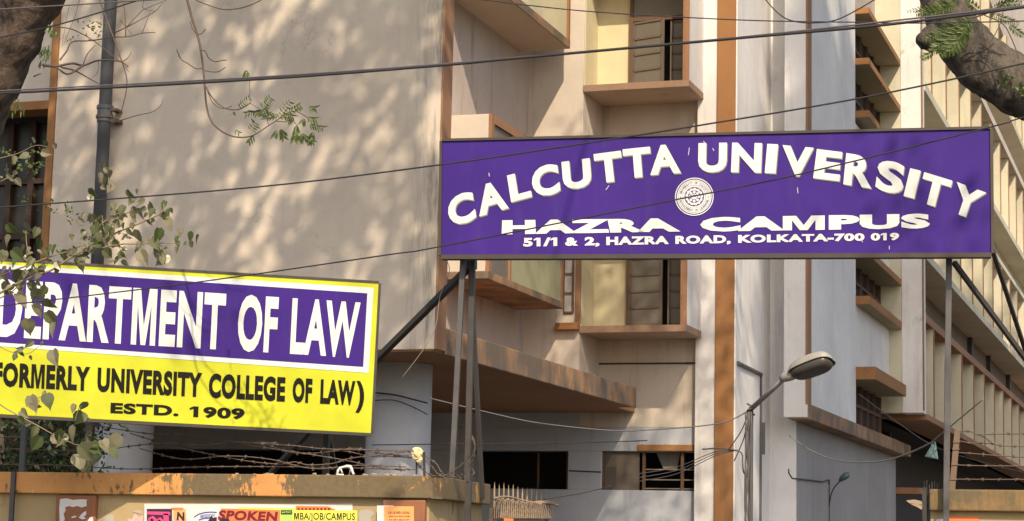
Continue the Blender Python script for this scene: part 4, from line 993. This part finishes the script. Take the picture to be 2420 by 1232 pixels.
cable([(-300, 758), (4, 723), (460, 668), (920, 602), (1030, 585), (1558, 480), (1885, 413), (2343, 300), (2420, 277), (2800, 170)], (10.2, 9.6), 0.0038, M['cable'], 'black cable running across both sign boards and the round emblem')
cable([(-200, 34), (4, 22), (200, 10), (420, -4), (700, -20)], 9.8, 0.0042, M['greycable'], 'grey cable in the top left corner, the flatter one')
cable([(-200, 128), (4, 88), (150, 55), (330, 0), (480, -50)], 9.9, 0.0042, M['cable'], 'black cable in the top left corner, the steeper one')
cable([(900, -30), (1144, 0), (1245, 12.5), (1427, 30), (1760, 48), (2030, 53), (2170, 55), (2420, 50), (2700, 40)], 10.4, 0.0032, M['cable'], 'thin dark cable sagging gently along the top right')
cable([(1760, -80), (1810, 0), (1849, 39), (1884, 52), (1929, 54), (1983, 45), (2066, 0), (2120, -40)], 10.6, 0.0036, M['cable'], 'short black cable hanging in a loop at the top right')
cable([(1010, 940), (1162, 977), (1273, 1000), (1432, 1017), (1522, 1017), (1700, 1001), (1775, 967)], (19.0, 20.0), 0.0065, M['greycable'], 'sagging grey wire from under the canopy to the lamp')
cable([(1866, 1030), (1914, 1064), (1978, 1088), (2052, 1093), (2115, 1083), (2190, 1052), (2229, 1022), (2322, 945)], (20.5, 15.6), 0.006, M['palewire'], 'pale wire sagging in front of the driveway')
cable([(2030, 932), (2120, 998), (2210, 1056), (2320, 1092), (2420, 1117), (2500, 1132)], (24, 17), 0.005, M['cable'], 'thin grey wire sloping down behind the right sign post')
cable([(880, 1052), (1122, 1049), (1340, 1047), (1490, 1043), (1530, 1041)], 21.0, 0.006, M['cable'], 'black wire drawn level below the canopy')
cable([(1345, 1113), (1420, 1116)], 28.9, 0.012, M['cable'], 'short black wire between the two ground windows')
cable([(1280, 1182), (1380, 1165), (1445, 1148)], 22, 0.004, M['cable'], 'thin wire rising from the gate tangle')
cable([(880, 928), (930, 933), (975, 944), (1010, 953)], 21.05, 0.009, M['cable'], 'black wire bent round the right round column, the upper one')
cable([(880, 947), (930, 946), (975, 962), (1010, 980)], 21.05, 0.006, M['cable'], 'black wire bent round the right round column, the lower one')
cable([(1048, 600), (1062, 640), (1040, 700), (1030, 770), (1005, 820), (950, 893)], 14.9, 0.003, M['palewire'], 'pale loose cord dangling from the purple sign brace')

# ------------------------------------------------------------------ trees and plants
def leafshape(mb, c_, ax, nr, L_, W_, heart=False, fold=0.25, droop=0.15, mat=0):
    """one leaf from its stalk end c_ along ax; nr is the face normal"""
    ax = ax.normalized(); sd = ax.cross(nr)
    if sd.length < 1e-3: sd = ax.orthogonal()
    sd.normalize(); nn = sd.cross(ax)
    prof = ((-0.06, 0.22), (0.12, 0.46), (0.38, 0.5), (0.66, 0.28), (0.84, 0.08)) if heart else ((0.0, 0.12), (0.3, 0.5), (0.6, 0.4), (0.85, 0.15))
    vs_ = [c_]
    for t, w in prof: vs_.append(c_+ax*L_*t+sd*W_*w+nn*(W_*w*fold-L_*droop*t*t))
    tip = c_+ax*L_-nn*L_*droop; n = len(prof)
    vs_.append(tip)
    for t, w in reversed(prof): vs_.append(c_+ax*L_*t-sd*W_*w+nn*(W_*w*fold-L_*droop*t*t))
    mid = c_+ax*L_*0.5-nn*L_*droop*0.25; vs_.append(mid); mi = len(vs_)-1
    k = mi
    mb.add(vs_, [(mi, i, (i+1) % k) for i in range(k)], mat)
def rdir(rr): 
    v = Vector((rr.gauss(0, 1), rr.gauss(0, 1), rr.gauss(0, 1))); return v.normalized()
def cloud(mb, centers, n, rad, size, rr, keep_out=True, asp=0.55, near=2.5):
    for c_ in centers:
        for _ in range(n):
            p = Vector(c_)+rdir(rr)*rad*(rr.random()**0.45)
            if p.z < 1.0: continue
            if keep_out and (inframe(p, 60) or (p-Vector(EYE)).length < near): continue
            ax = rdir(rr); nr = rdir(rr); L_ = size*rr.uniform(0.7, 1.3)
            sd = ax.cross(nr)
            if sd.length < 1e-3: continue
            sd.normalize(); w = L_*asp/2
            a_ = p-ax*L_/2; b_ = p+ax*L_/2
            mb.add([a_, p+sd*w+ax*L_*0.05, b_, p-sd*w+ax*L_*0.05], [(0, 1, 2, 3)])
def shade_centers(fn, n, t0, t1, rr):
    out = []
    for _ in range(n):
        p = fn(rr.random(), rr.random()); t = rr.uniform(t0, t1)
        out.append(Vector(p)+Vector((0.53, -1.0, 0.95))*t)
    return out
def limbs(mb, start, targets, r0, rr):
    for c_ in targets:
        c_ = Vector(c_); mid = start.lerp(c_, 0.5)+rdir(rr)*0.4
        path = smoothpath([start, mid, c_], 4); k = len(path)
        if any(inframe(p, 90) for p in path): continue
        mb.tube(path, [r0*(1-0.9*i/(k-1)) for i in range(k)], 6)

# left tree: leaning trunk in the top left corner, its crown shades the beige wall
LT = thing('street_tree', 'thick leaning brown tree trunk in the top left corner with bare twigs', 'tree', (-10.6, 14.3, 0))
rr = random.Random(11)
tp = [Vector((-10.55, 14.4, 0)), Vector((-10.4, 14.4, 1.5)), pt(-235, 620, Y=14.5), pt(-98, 330, Y=14.5), pt(-14, 150, Y=14.4), pt(66, 0, Y=14.3), pt(155, -170, Y=14.1), Vector((-8.0, 13.6, 8.5)), Vector((-7.4, 13.2, 10.0))]
path = smoothpath(tp, 6); k = len(path)
m = MB(); m.tube(path, [0.36-0.15*i/(k-1)+0.012*math.sin(i*1.7) for i in range(k)], 18)
trunk = m.build('trunk', M['bark'], LT, True)
tx = bpy.data.textures.new('bark_lumps', 'CLOUDS'); tx.noise_scale = 0.17; tx.noise_depth = 3
sub = trunk.modifiers.new('sub', 'SUBSURF'); sub.levels = sub.render_levels = 2
dm = trunk.modifiers.new('lumps', 'DISPLACE'); dm.texture = tx; dm.strength = 0.07; dm.texture_coords = 'LOCAL'; dm.mid_level = 0.5
m = MB()      # second stem behind, at the very left
path = smoothpath([Vector((-10.7, 14.9, 0)), Vector((-10.6, 15.0, 2.5)), pt(-120, 300, Y=15), pt(-60, 120, Y=15), pt(-20, -30, Y=15), pt(10, -200, Y=15)], 5)
m.tube(path, [0.22-0.1*i/len(path) for i in range(len(path))], 14); m.build('stem', M['bark'], LT, True)
rg1 = lambda u, v: (-14.6+7.2*u, 20.0, 3.3+5.8*v)
cl = []
for i in range(13):                            # an even, broken canopy
    for j in range(8):
        p = rg1((i+rr.uniform(-0.15, 1.15))/13, (j+rr.uniform(-0.15, 1.15))/8)
        if rr.random() < 0.93: cl.append(Vector(p)+Vector((0.53, -1.0, 0.95))*rr.uniform(7.0, 10.0))
m = MB(); limbs(m, Vector((-7.6, 13.3, 9.6)), cl[::5], 0.045, rr); m.build('limbs', M['bark'], LT, True)
m = MB(); cloud(m, cl, 66, 0.62, 0.26, rr); m.build('crown', M['leaf'], LT)
z3 = lambda x, y: (x/3.733, y/3.733)
TW = [([(380, 575), (500, 585), (640, 560), (735, 578), (860, 535), (1000, 535), (1075, 548), (1130, 590)], 0.016), ([(735, 578), (600, 655), (500, 600), (400, 575)], 0.014),
      ([(540, 595), (660, 625), (790, 695), (880, 745)], 0.011), ([(735, 570), (770, 480), (840, 400)], 0.008), ([(530, 530), (590, 450), (640, 370), (800, 360), (1000, 330), (1130, 325), (1250, 295), (1370, 287)], 0.010),
      ([(490, 240), (620, 255), (760, 320), (880, 400), (1000, 500), (1080, 560), (1140, 640)], 0.007), ([(880, 0), (940, 170), (1000, 330), (1060, 500), (1120, 715), (1085, 930), (1030, 1070), (985, 1080)], 0.010),
      ([(1030, 1078), (1120, 1045), (1230, 1015), (1350, 985), (1420, 930), (1440, 870)], 0.007), ([(1010, 290), (1110, 240), (1200, 150), (1260, 90), (1330, 60), (1470, 0)], 0.007), ([(1120, 240), (1230, 180), (1370, 100), (1440, 20)], 0.006),
      ([(1108, 320), (1108, 230), (1100, 110), (1090, 30)], 0.008), ([(1075, 548), (1130, 510), (1160, 450)], 0.006), ([(1270, 0), (1265, 75), (1370, 100)], 0.005), ([(1255, 290), (1290, 200), (1320, 110)], 0.005),
      ([(700, 0), (670, 120), (620, 250), (560, 400)], 0.005), ([(610, 60), (580, 200), (545, 420)], 0.004), ([(160, 320), (180, 180), (270, 20)], 0.008), ([(15, 340), (50, 450), (110, 590)], 0.010), ([(300, 675), (360, 650)], 0.010), ([(870, 540), (860, 640), (810, 690)], 0.004), ([(1060, 180), (1120, 250), (1170, 310)], 0.004)]
m = MB()
for q, r in TW: m.tube(smoothpath([pt(*z3(x, y), Y=14.2+0.2*math.sin(x*0.01)) for x, y in q], 5), [r*0.75*(1-0.6*i/(5*(len(q)-1))) for i in range(5*(len(q)-1)+1)], 6)
m.build('twigs', M['twig'], LT, True)
m = MB()
for x, y, n in ((470, 260, 9), (400, 430, 12), (390, 470, 14), (450, 480, 8), (360, 540, 6), (480, 270, 6), (430, 250, 5), (140, 890, 10), (190, 950, 6), (110, 960, 6)):
    for _ in range(n):
        c_ = pt(*z3(x+rr.uniform(-35, 35), y+rr.uniform(-35, 35)), Y=14.12)
        ax = Vector((rr.uniform(-0.4, 0.4), rr.uniform(-0.5, 0.2), -1)); leafshape(m, c_, ax, rdir(rr), rr.uniform(0.04, 0.075), 0.018)
for x, y, n in ((800, 240, 26), (860, 300, 16), (880, 210, 14), (600, 330, 12), (960, 160, 10)):
    for _ in range(n):
        c_ = pt(*z3(x+rr.gauss(0, 40), y+rr.gauss(0, 30)), Y=14.3); leafshape(m, c_, rdir(rr), rdir(rr), 0.03, 0.012)
m.build('leaves', M['leafbright'], LT)

# right tree: massive broken limb coming in at the top right
RT = thing('street_tree', 'dark massive tree limb at the top right carrying feathery green leaves', 'tree', (0.3, 18.2, 0))
rr = random.Random(21)
tp = [Vector((0.15, 18.2, 0)), Vector((0.1, 18.2, 2.0)), Vector((-0.1, 18.15, 4.2)), pt(2640, 330, Y=18.0), pt(2500, 245, Y=18), pt(2400, 200, Y=18), pt(2315, 145, Y=18), pt(2258, 70, Y=18), pt(2222, -20, Y=18), pt(2190, -130, Y=17.9), pt(2080, -420, Y=17.6), Vector((-3.2, 17.0, 11.5))]
path = smoothpath(tp, 6); k = len(path)
rad = np.interp(np.arange(k), [0, 12, 24, 30, 36, 42, 48, 54, k-1], [0.34, 0.28, 0.20, 0.185, 0.18, 0.165, 0.14, 0.13, 0.09])
m = MB(); m.tube(path, [1.385*r*(1+0.04*math.sin(i*1.3)) for i, r in enumerate(rad)], 18)
kn = pt(2192, 96, Y=17.9)
m.tube(smoothpath([pt(2262, 72, Y=18.03), pt(2222, 84, Y=17.95), kn, pt(2176, 100, Y=17.86), pt(2172, 102, Y=17.86)], 3), [1.385*q for q in (0.07, 0.08, 0.09, 0.10, 0.098, 0.09, 0.082, 0.072, 0.062, 0.055, 0.045, 0.03, 0.012)], 14)
limb = m.build('limb', M['barkdark'], RT, True)
sub = limb.modifiers.new('sub', 'SUBSURF'); sub.levels = sub.render_levels = 2
dm = limb.modifiers.new('lumps', 'DISPLACE'); dm.texture = tx; dm.strength = 0.075; dm.texture_coords = 'LOCAL'
m = MB()
def frond(mb, a_, b_, width, n, rr, sag=0.0, leaf=0.05):
    """pinnate leaf: rachis from a_ to b_ with paired narrow leaflets"""
    sv = (b_-a_); dirn = sv.normalized(); nr = (Vector(EYE)-a_).normalized(); sd = dirn.cross(nr).normalized()
    for i in range(n):
        t = (i+0.5)/n; c_ = a_+sv*t+Vector((0, 0, -sag*math.sin(t*math.pi)))
        w = width*(0.35+0.65*math.sin(math.pi*min(1, t*0.85+0.12)))
        for s in (-1, 1):
            ax = sd*s+dirn*0.55+Vector((0, 0, -0.35))+rdir(rr)*0.2
            leafshape(mb, c_, ax, nr+rdir(rr)*0.5, w, w*0.16+0.004)
z4 = lambda x, y: (1700+x/3.361, y/3.361)
FR = [((2010, 150), (1640, 310), 0.11, 26), ((1980, 200), (1690, 400), 0.13, 26), ((2000, 230), (1760, 430), 0.13, 24), ((1900, 10), (1560, 110), 0.09, 24), ((1880, 50), (1580, 130), 0.07, 20), ((1960, 240), (1830, 410), 0.12, 20),
      ((2010, 140), (1920, 260), 0.09, 14), ((1700, 420), (1600, 465), 0.06, 10), ((1900, 0), (1490, 95), 0.05, 18), ((2200, 40), (2400, 20), 0.07, 16), ((2150, 110), (2380, 190), 0.06, 16), ((2300, 200), (2420, 290), 0.06, 12), ((2180, 60), (2330, 0), 0.06, 12), ((2060, 80), (1960, 0), 0.06, 12)]
for a_, b_, w, n in FR: frond(m, pt(*z4(*a_), Y=17.5), pt(*z4(*b_), Y=17.4), w*0.86, n, rr)
for x, y in ((2290, 620), (2320, 650), (2270, 660), (2390, 700), (2400, 720), (2240, 600)):
    for _ in range(7): leafshape(m, pt(*z4(x+rr.gauss(0, 22), y+rr.gauss(0, 25)), Y=17.7), rdir(rr), rdir(rr), 0.05, 0.02)
m.build('feathery_leaves', M['leafbright'], RT)
m = MB()
for q, r in (([(1980, 150), (2140, 100), (2260, 20), (2330, -60)], 0.006), ([(2030, 90), (2180, 70), (2420, 60)], 0.004), ([(2000, 40), (2080, 110), (2250, 190), (2330, 330), (2380, 470)], 0.004), ([(2140, 370), (2230, 190), (2260, 60)], 0.003)):
    m.tube(smoothpath([pt(*z4(x, y), Y=17.45) for x, y in q], 5), r*1.4, 5)
m.build('twigs', M['twig'], RT)
rg2 = lambda u, v: (-9.0+8.0*u, 14.3, 1.7+3.2*v)
rg3 = lambda u, v: (-9.4+3.4*u, 28.5, 1.5+5.2*v)
cl = shade_centers(rg2, 6, 5.0, 8.0, rr)+shade_centers(rg3, 46, 9.5, 14.0, rr)
m = MB(); limbs(m, Vector((-3.0, 17.0, 11.2)), cl[::7], 0.035, rr); m.build('branches', M['barkdark'], RT, True)
m = MB(); cloud(m, cl, 95, 0.95, 0.15, rr); m.build('crown', M['leaf'], RT)

# hanging neem-like branch over the beige wall
HB = thing('overhanging_branch', 'thin bare branch hanging before the beige wall with a leafy upturned tip', 'branch', tuple(pt(445, 0, Y=12)))
z5 = lambda x, y: (400+x/3.4225, y/3.4225)
YH = 12.2
m = MB()
main = [(60, -700), (110, -180), (145, 0), (190, 170), (240, 330), (265, 480), (285, 660), (300, 850), (340, 980), (420, 1060), (520, 1105), (620, 1110), (700, 1085), (800, 1020), (900, 950), (960, 870)]
q = smoothpath([pt(*z5(*p_), Y=YH) for p_ in main], 5)
m.tube(q, [0.0105-0.008*i/(len(q)-1) for i in range(len(q))], 7)
for qq, r in (([(225, 275), (190, 240), (170, 170)], 0.003), ([(225, 280), (260, 275), (295, 235)], 0.0035), ([(255, 410), (290, 415), (320, 470), (370, 500), (430, 490), (465, 487)], 0.004), ([(275, 555), (215, 555), (150, 515), (95, 480), (60, 400)], 0.004),
              ([(275, 570), (340, 582), (400, 580), (455, 545)], 0.0035), ([(295, 700), (340, 780), (420, 860), (500, 888), (580, 880), (660, 830)], 0.0045), ([(310, 740), (350, 830), (410, 875), (460, 875), (505, 858)], 0.003), ([(655, 820), (650, 700), (650, 620), (635, 580)], 0.002),
              ([(800, 1010), (790, 950), (760, 890)], 0.003), ([(900, 950), (970, 960), (1030, 1010), (1060, 1080)], 0.003), ([(930, 925), (1020, 900), (1120, 950)], 0.003), ([(860, 980), (940, 985), (1000, 960)], 0.003), ([(660, 840), (740, 890)], 0.002), ([(210, 0), (310, 40), (430, 76), (520, 75), (620, 55), (745, 0), (800, -60)], 0.004)):
    m.tube(smoothpath([pt(*z5(*p_), Y=YH) for p_ in qq], 5), r, 5)
m.build('twigs', M['twig'], HB, True)
rr = random.Random(31); m = MB()
def spray(x0, y0, x1, y1, n, L_):
    for i in range(n):
        t = (i+0.5)/n; c_ = pt(*z5(x0+(x1-x0)*t, y0+(y1-y0)*t), Y=YH+rr.uniform(-0.05, 0.05))
        dx, dy = x1-x0, y1-y0; ln = math.hypot(dx, dy)
        for s in (-1, 1):
            v = Vector(CR*((dx/ln)*0.5-s*dy/ln*0.6)+CU*(-(dy/ln)*0.5-s*dx/ln*0.6-0.45)+CW*rr.uniform(-0.4, 0.4))
            leafshape(m, c_, v, Vector(-CW)+rdir(rr)*0.7, L_*rr.uniform(0.75, 1.15), L_*0.27)
for a_ in ((655, 1060, 700, 990, 4, 0.05), (690, 1090, 640, 1150, 3, 0.045), (760, 890, 700, 910, 4, 0.05), (750, 880, 820, 790, 6, 0.045), (800, 960, 760, 880, 5, 0.05), (700, 900, 620, 915, 4, 0.045), (840, 950, 800, 930, 3, 0.045), (880, 960, 980, 815, 7, 0.045),
           (900, 1040, 930, 1110, 6, 0.055), (870, 1050, 850, 1100, 3, 0.05), (1000, 960, 960, 985, 3, 0.04), (1030, 1010, 1010, 1130, 6, 0.055), (1060, 1080, 1150, 1140, 6, 0.055), (1060, 1090, 1050, 1140, 3, 0.05), (1110, 950, 1190, 965, 4, 0.05), (1120, 870, 1180, 870, 4, 0.045), (1100, 960, 1075, 990, 3, 0.045),
           (1130, 1010, 1240, 1030, 6, 0.045), (1160, 1060, 1150, 1150, 4, 0.05), (960, 910, 1060, 850, 5, 0.045), (920, 930, 1000, 940, 5, 0.05), (880, 940, 840, 930, 3, 0.04), (560, 870, 650, 790, 6, 0.035), (530, 900, 520, 920, 2, 0.03), (520, 1050, 570, 1075, 2, 0.035), (630, 560, 610, 620, 3, 0.045), (1010, 880, 1060, 850, 3, 0.04)):
    spray(*a_)
m.build('leaves', M['leafbright'], HB)

# sapling with heart shaped leaves in front of the yellow sign
SP = thing('sapling', 'dusty sapling with heart shaped leaves growing in front of the yellow sign', 'sapling', (-7.7, 10.9, 0))
rr = random.Random(41)
s7 = lambda x, y: (x/3.519, 350+y/3.519)
s5 = lambda x, y: (x/1.949, 600+y/1.949)
s8 = lambda x, y: (x/3.974, 820+y/3.974)
YSP = 10.6
m = MB()
BR = [([(-150, 1290), (20, 1195), (180, 1110), (330, 1050), (430, 1015), (560, 930), (660, 868), (780, 800), (900, 740), (980, 700), (1200, 610), (1340, 540), (1365, 470)], 0.0085, s7), ([(660, 868), (800, 842), (1000, 802), (1150, 798), (1380, 790), (1500, 800)], 0.005, s7),
      ([(-60, 1110), (60, 1040), (250, 970), (430, 900), (600, 850), (700, 800)], 0.006, s7), ([(760, 700), (860, 620), (980, 545), (1060, 540), (1160, 460), (1190, 420)], 0.005, s7), ([(760, 800), (770, 690), (800, 600)], 0.005, s7), ([(905, 380), (910, 250), (890, 200)], 0.004, s7),
      ([(270, 1010), (290, 1020), (270, 940), (225, 820), (215, 690)], 0.005, s7), ([(960, 810), (1000, 840), (985, 910)], 0.003, s7), ([(1310, 800), (1350, 820), (1375, 880)], 0.003, s7), ([(400, 480), (560, 590), (700, 650)], 0.004, s7), ([(-40, 95), (150, 45), (290, -20), (390, -10)], 0.003, s7), ([(-30, 300), (60, 250), (150, 210)], 0.004, s7),
      ([(900, 770), (860, 660), (850, 560)], 0.004, s7), ([(980, 640), (960, 560), (930, 480)], 0.003, s7),
      ([(-40, 660), (8, 700), (75, 740), (170, 790), (260, 840), (350, 880)], 0.005, s5), ([(350, 880), (430, 885), (480, 870)], 0.003, s5), ([(150, 700), (185, 660), (160, 760)], 0.003, s5), ([(-20, 420), (60, 455), (130, 460), (180, 425)], 0.003, s5), ([(345, 770), (360, 720), (375, 700)], 0.003, s5), ([(-20, 215), (60, 170), (130, 100), (220, 50)], 0.004, s5)]
for q, r, fn in BR:
    pth = smoothpath([pt(*fn(*p_), Y=YSP+0.0*i) for i, p_ in enumerate(q)], 5)
    m.tube(pth, [r*(1-0.55*i/(len(pth)-1)) for i in range(len(pth))], 6)
m.build('branches', M['twigpale'], SP, True)
m = MB(); m.tube(smoothpath([Vector((-7.9, 10.8, 0)), Vector((-7.8, 10.8, 1.2)), pt(-150, 980, Y=10.65), pt(-60, 745, Y=YSP), pt(-43, 716, Y=YSP)], 5), [0.03-0.001*i for i in range(21)], 8); m.build('stem', M['twigpale'], SP, True)
LV = [(s7, [(860, 150, 60), (870, 200, 40), (840, 270, 66), (940, 330, 62), (760, 370, 80), (750, 410, 45), (1060, 380, 75), (1115, 440, 55), (915, 500, 75), (1035, 515, 75), (1240, 500, 85), (1290, 540, 65), (1180, 550, 65), (1235, 615, 50), (1370, 625, 85), (1140, 720, 90), (1320, 710, 95), (1185, 810, 75), (1255, 795, 95), (1165, 900, 100), (1310, 905, 95), (1390, 930, 95), (995, 930, 62), (860, 880, 75), (640, 955, 95), (1500, 690, 50), (1600, 730, 65), (1655, 760, 65), (1575, 800, 50), (1490, 760, 55),
            (70, 670, 95), (220, 655, 90), (90, 770, 75), (310, 690, 65), (340, 800, 85), (100, 890, 95), (160, 950, 75), (470, 840, 65), (1030, 640, 45), (760, 580, 65), (680, 700, 50), (830, 730, 60), (770, 760, 55), (930, 690, 50), (900, 760, 45), (40, 890, 80), (380, 860, 60), (430, 830, 50), (700, 560, 40), (590, 740, 45), (1095, 640, 45), (130, 280, 60), (60, 180, 60), (60, 240, 55), (120, 90, 55), (1130, 360, 35), (1400, 530, 55)]),
      (s5, [(95, 100, 60), (130, 155, 55), (75, 210, 60), (190, 195, 62), (215, 232, 60), (150, 258, 55), (130, 325, 58), (215, 295, 62), (248, 340, 50), (90, 145, 45), (215, 172, 45), (30, 150, 50), (20, 100, 55), (245, 470, 60), (140, 680, 58), (212, 670, 52), (390, 700, 40), (380, 755, 60), (95, 742, 42), (165, 815, 46), (185, 868, 60), (245, 855, 48), (345, 825, 62), (365, 915, 75), (425, 895, 65), (470, 885, 55), (550, 865, 66), (432, 940, 62), (512, 915, 42), (270, 830, 50), (300, 850, 50), (355, 950, 60)])]
m = MB()
for fn, lst in LV:
    sc = 3.519 if fn is s7 else 1.949
    for x, y, s in lst:
        L_ = s/sc/430.0*1.65
        c_ = pt(*fn(x, y-s*0.45), Y=YSP+rr.uniform(-0.12, 0.12))
        ax = Vector(CR*rr.uniform(-0.75, 0.75)-CU*rr.uniform(0.45, 1.0)+CW*rr.uniform(-0.5, 0.5))
        nr = Vector(-CW*0.8+CU*rr.uniform(-0.5, 0.8)+CR*rr.uniform(-0.9, 0.9))
        leafshape(m, c_, ax, nr, L_, L_*rr.uniform(0.62, 0.8), True, rr.uniform(0.15, 0.55), rr.uniform(0.05, 0.3))
for q, r, fn in BR:                            # smaller leaves all along the branches
    pth = smoothpath([pt(*fn(*p_), Y=YSP) for p_ in q], 4)
    for p in pth[2:]:
        for _ in range(rr.choice((0, 1, 1, 1))):
            L_ = rr.uniform(0.035, 0.075)
            ax = Vector(CR*rr.uniform(-1, 1)-CU*rr.uniform(-0.1, 1.0)+CW*rr.uniform(-0.6, 0.6))
            leafshape(m, p+rdir(rr)*0.05, ax, Vector(-CW*0.7+CU*rr.uniform(-0.5, 0.8)+CR*rr.uniform(-1, 1)), L_, L_*rr.uniform(0.55, 0.8), True, rr.uniform(0.15, 0.6), rr.uniform(0.05, 0.4))
for x, y, n in ((780, 760, 40), (640, 840, 16), (900, 730, 14), (1010, 690, 14)):       # dry fruit and bud clusters
    for _ in range(n): leafshape(m, pt(*s7(x+rr.gauss(0, 45), y+rr.gauss(0, 28)), Y=YSP), rdir(rr), rdir(rr), 0.022, 0.01)
m.build('leaves', M['leafdusty'], SP)
m = MB()
for x, y, n in ((560, 510, 16), (620, 590, 12), (220, 430, 12), (230, 490, 8), (210, 150, 14), (300, 140, 12), (270, 200, 8), (120, 130, 10), (380, 490, 6), (430, 440, 6), (280, 20, 10), (60, 40, 10)):
    for _ in range(n): leafshape(m, pt(*s7(x+rr.gauss(0, 34), y+rr.gauss(0, 24)), Y=YSP+0.2), rdir(rr), rdir(rr), 0.028, 0.013)
m.build('small_leaves', M['leafbright'], SP)

# dark bush behind the left wall
BT = thing('bush', 'dark leafy bush behind the far left end of the boundary wall', 'bush', (-12.4, 18.2, 0))
rr = random.Random(51); m = MB()
xa_, xb_ = pt(-120, 1050, Y=18.2).x, pt(205, 1050, Y=18.2).x
cs = [(rr.uniform(xa_, xb_), 18.2+rr.uniform(-0.5, 0.5), rr.uniform(1.2, 3.2)) for _ in range(44)]
cloud(m, cs, 95, 0.36, 0.075, rr, keep_out=False)
m.build('foliage', M['leafdark'], BT)
m = MB()
for a_ in (0, 1, 2): m.tube(smoothpath([Vector((xa_+0.6+0.4*a_, 18.2, 0)), Vector((xa_+0.8+0.4*a_, 18.1, 1.5)), Vector((xa_+0.55+0.55*a_, 18.2, 3.0))], 4), 0.04, 7)
m.build('stems', M['barkdark'], BT, True)

# unseen trees added along the driveway to shade the white block and lower wing
rr = random.Random(61)
rg4 = lambda u, v: (-5.9, 30.5+10.0*u, 1.0+6.4*v)
rg5 = lambda u, v: (-5.2, 41.5+24.0*u, 1.0+6.2*v)
def shade_tree(label, base, fn, n, t0, t1, leaves, rad=1.25):
    T = thing('added_shade_tree', label, 'tree', base, 'unseen shade trees added beside the driveway')
    cl = shade_centers(fn, n, t0, t1, rr)
    c0 = sum(cl, Vector())/len(cl)
    m = MB(); top = Vector((c0.x+1, c0.y, c0.z-2.5))
    m.tube(smoothpath([Vector(base), Vector(base).lerp(top, 0.5)+Vector((0.3, 0, 0)), top], 6), [0.35-0.014*i for i in range(13)], 10)
    limbs(m, top, cl[::4], 0.08, rr); m.build('trunk', M['barkdark'], T, True)
    m = MB(); cloud(m, cl, leaves, rad, 0.42 if rad > 1 else 0.26, rr, asp=0.6); m.build('crown', M['leafdark'], T)
shade_tree('unseen dense tree added for shade beside the driveway nearest the gate', (7.5, 14, 0), lambda u, v: (-5.95, 30.5+5.7*u, 1.0+8.6*v), 175, 20, 24, 120, 0.6)
shade_tree('unseen dense tree added for shade beside the driveway, second from the gate', (7.8, 19, 0), lambda u, v: (-5.9, 36+5.5*u, 1.0+5.6*v), 60, 20, 25, 110)
shade_tree('unseen dense tree added for shade farther down the driveway', (8.5, 26, 0), lambda u, v: rg5(u*0.5, v), 75, 20, 25, 110)
shade_tree('unseen dense tree added for shade at the far end of the driveway', (9.0, 38, 0), lambda u, v: rg5(0.5+u*0.5, v), 75, 20, 25, 110)
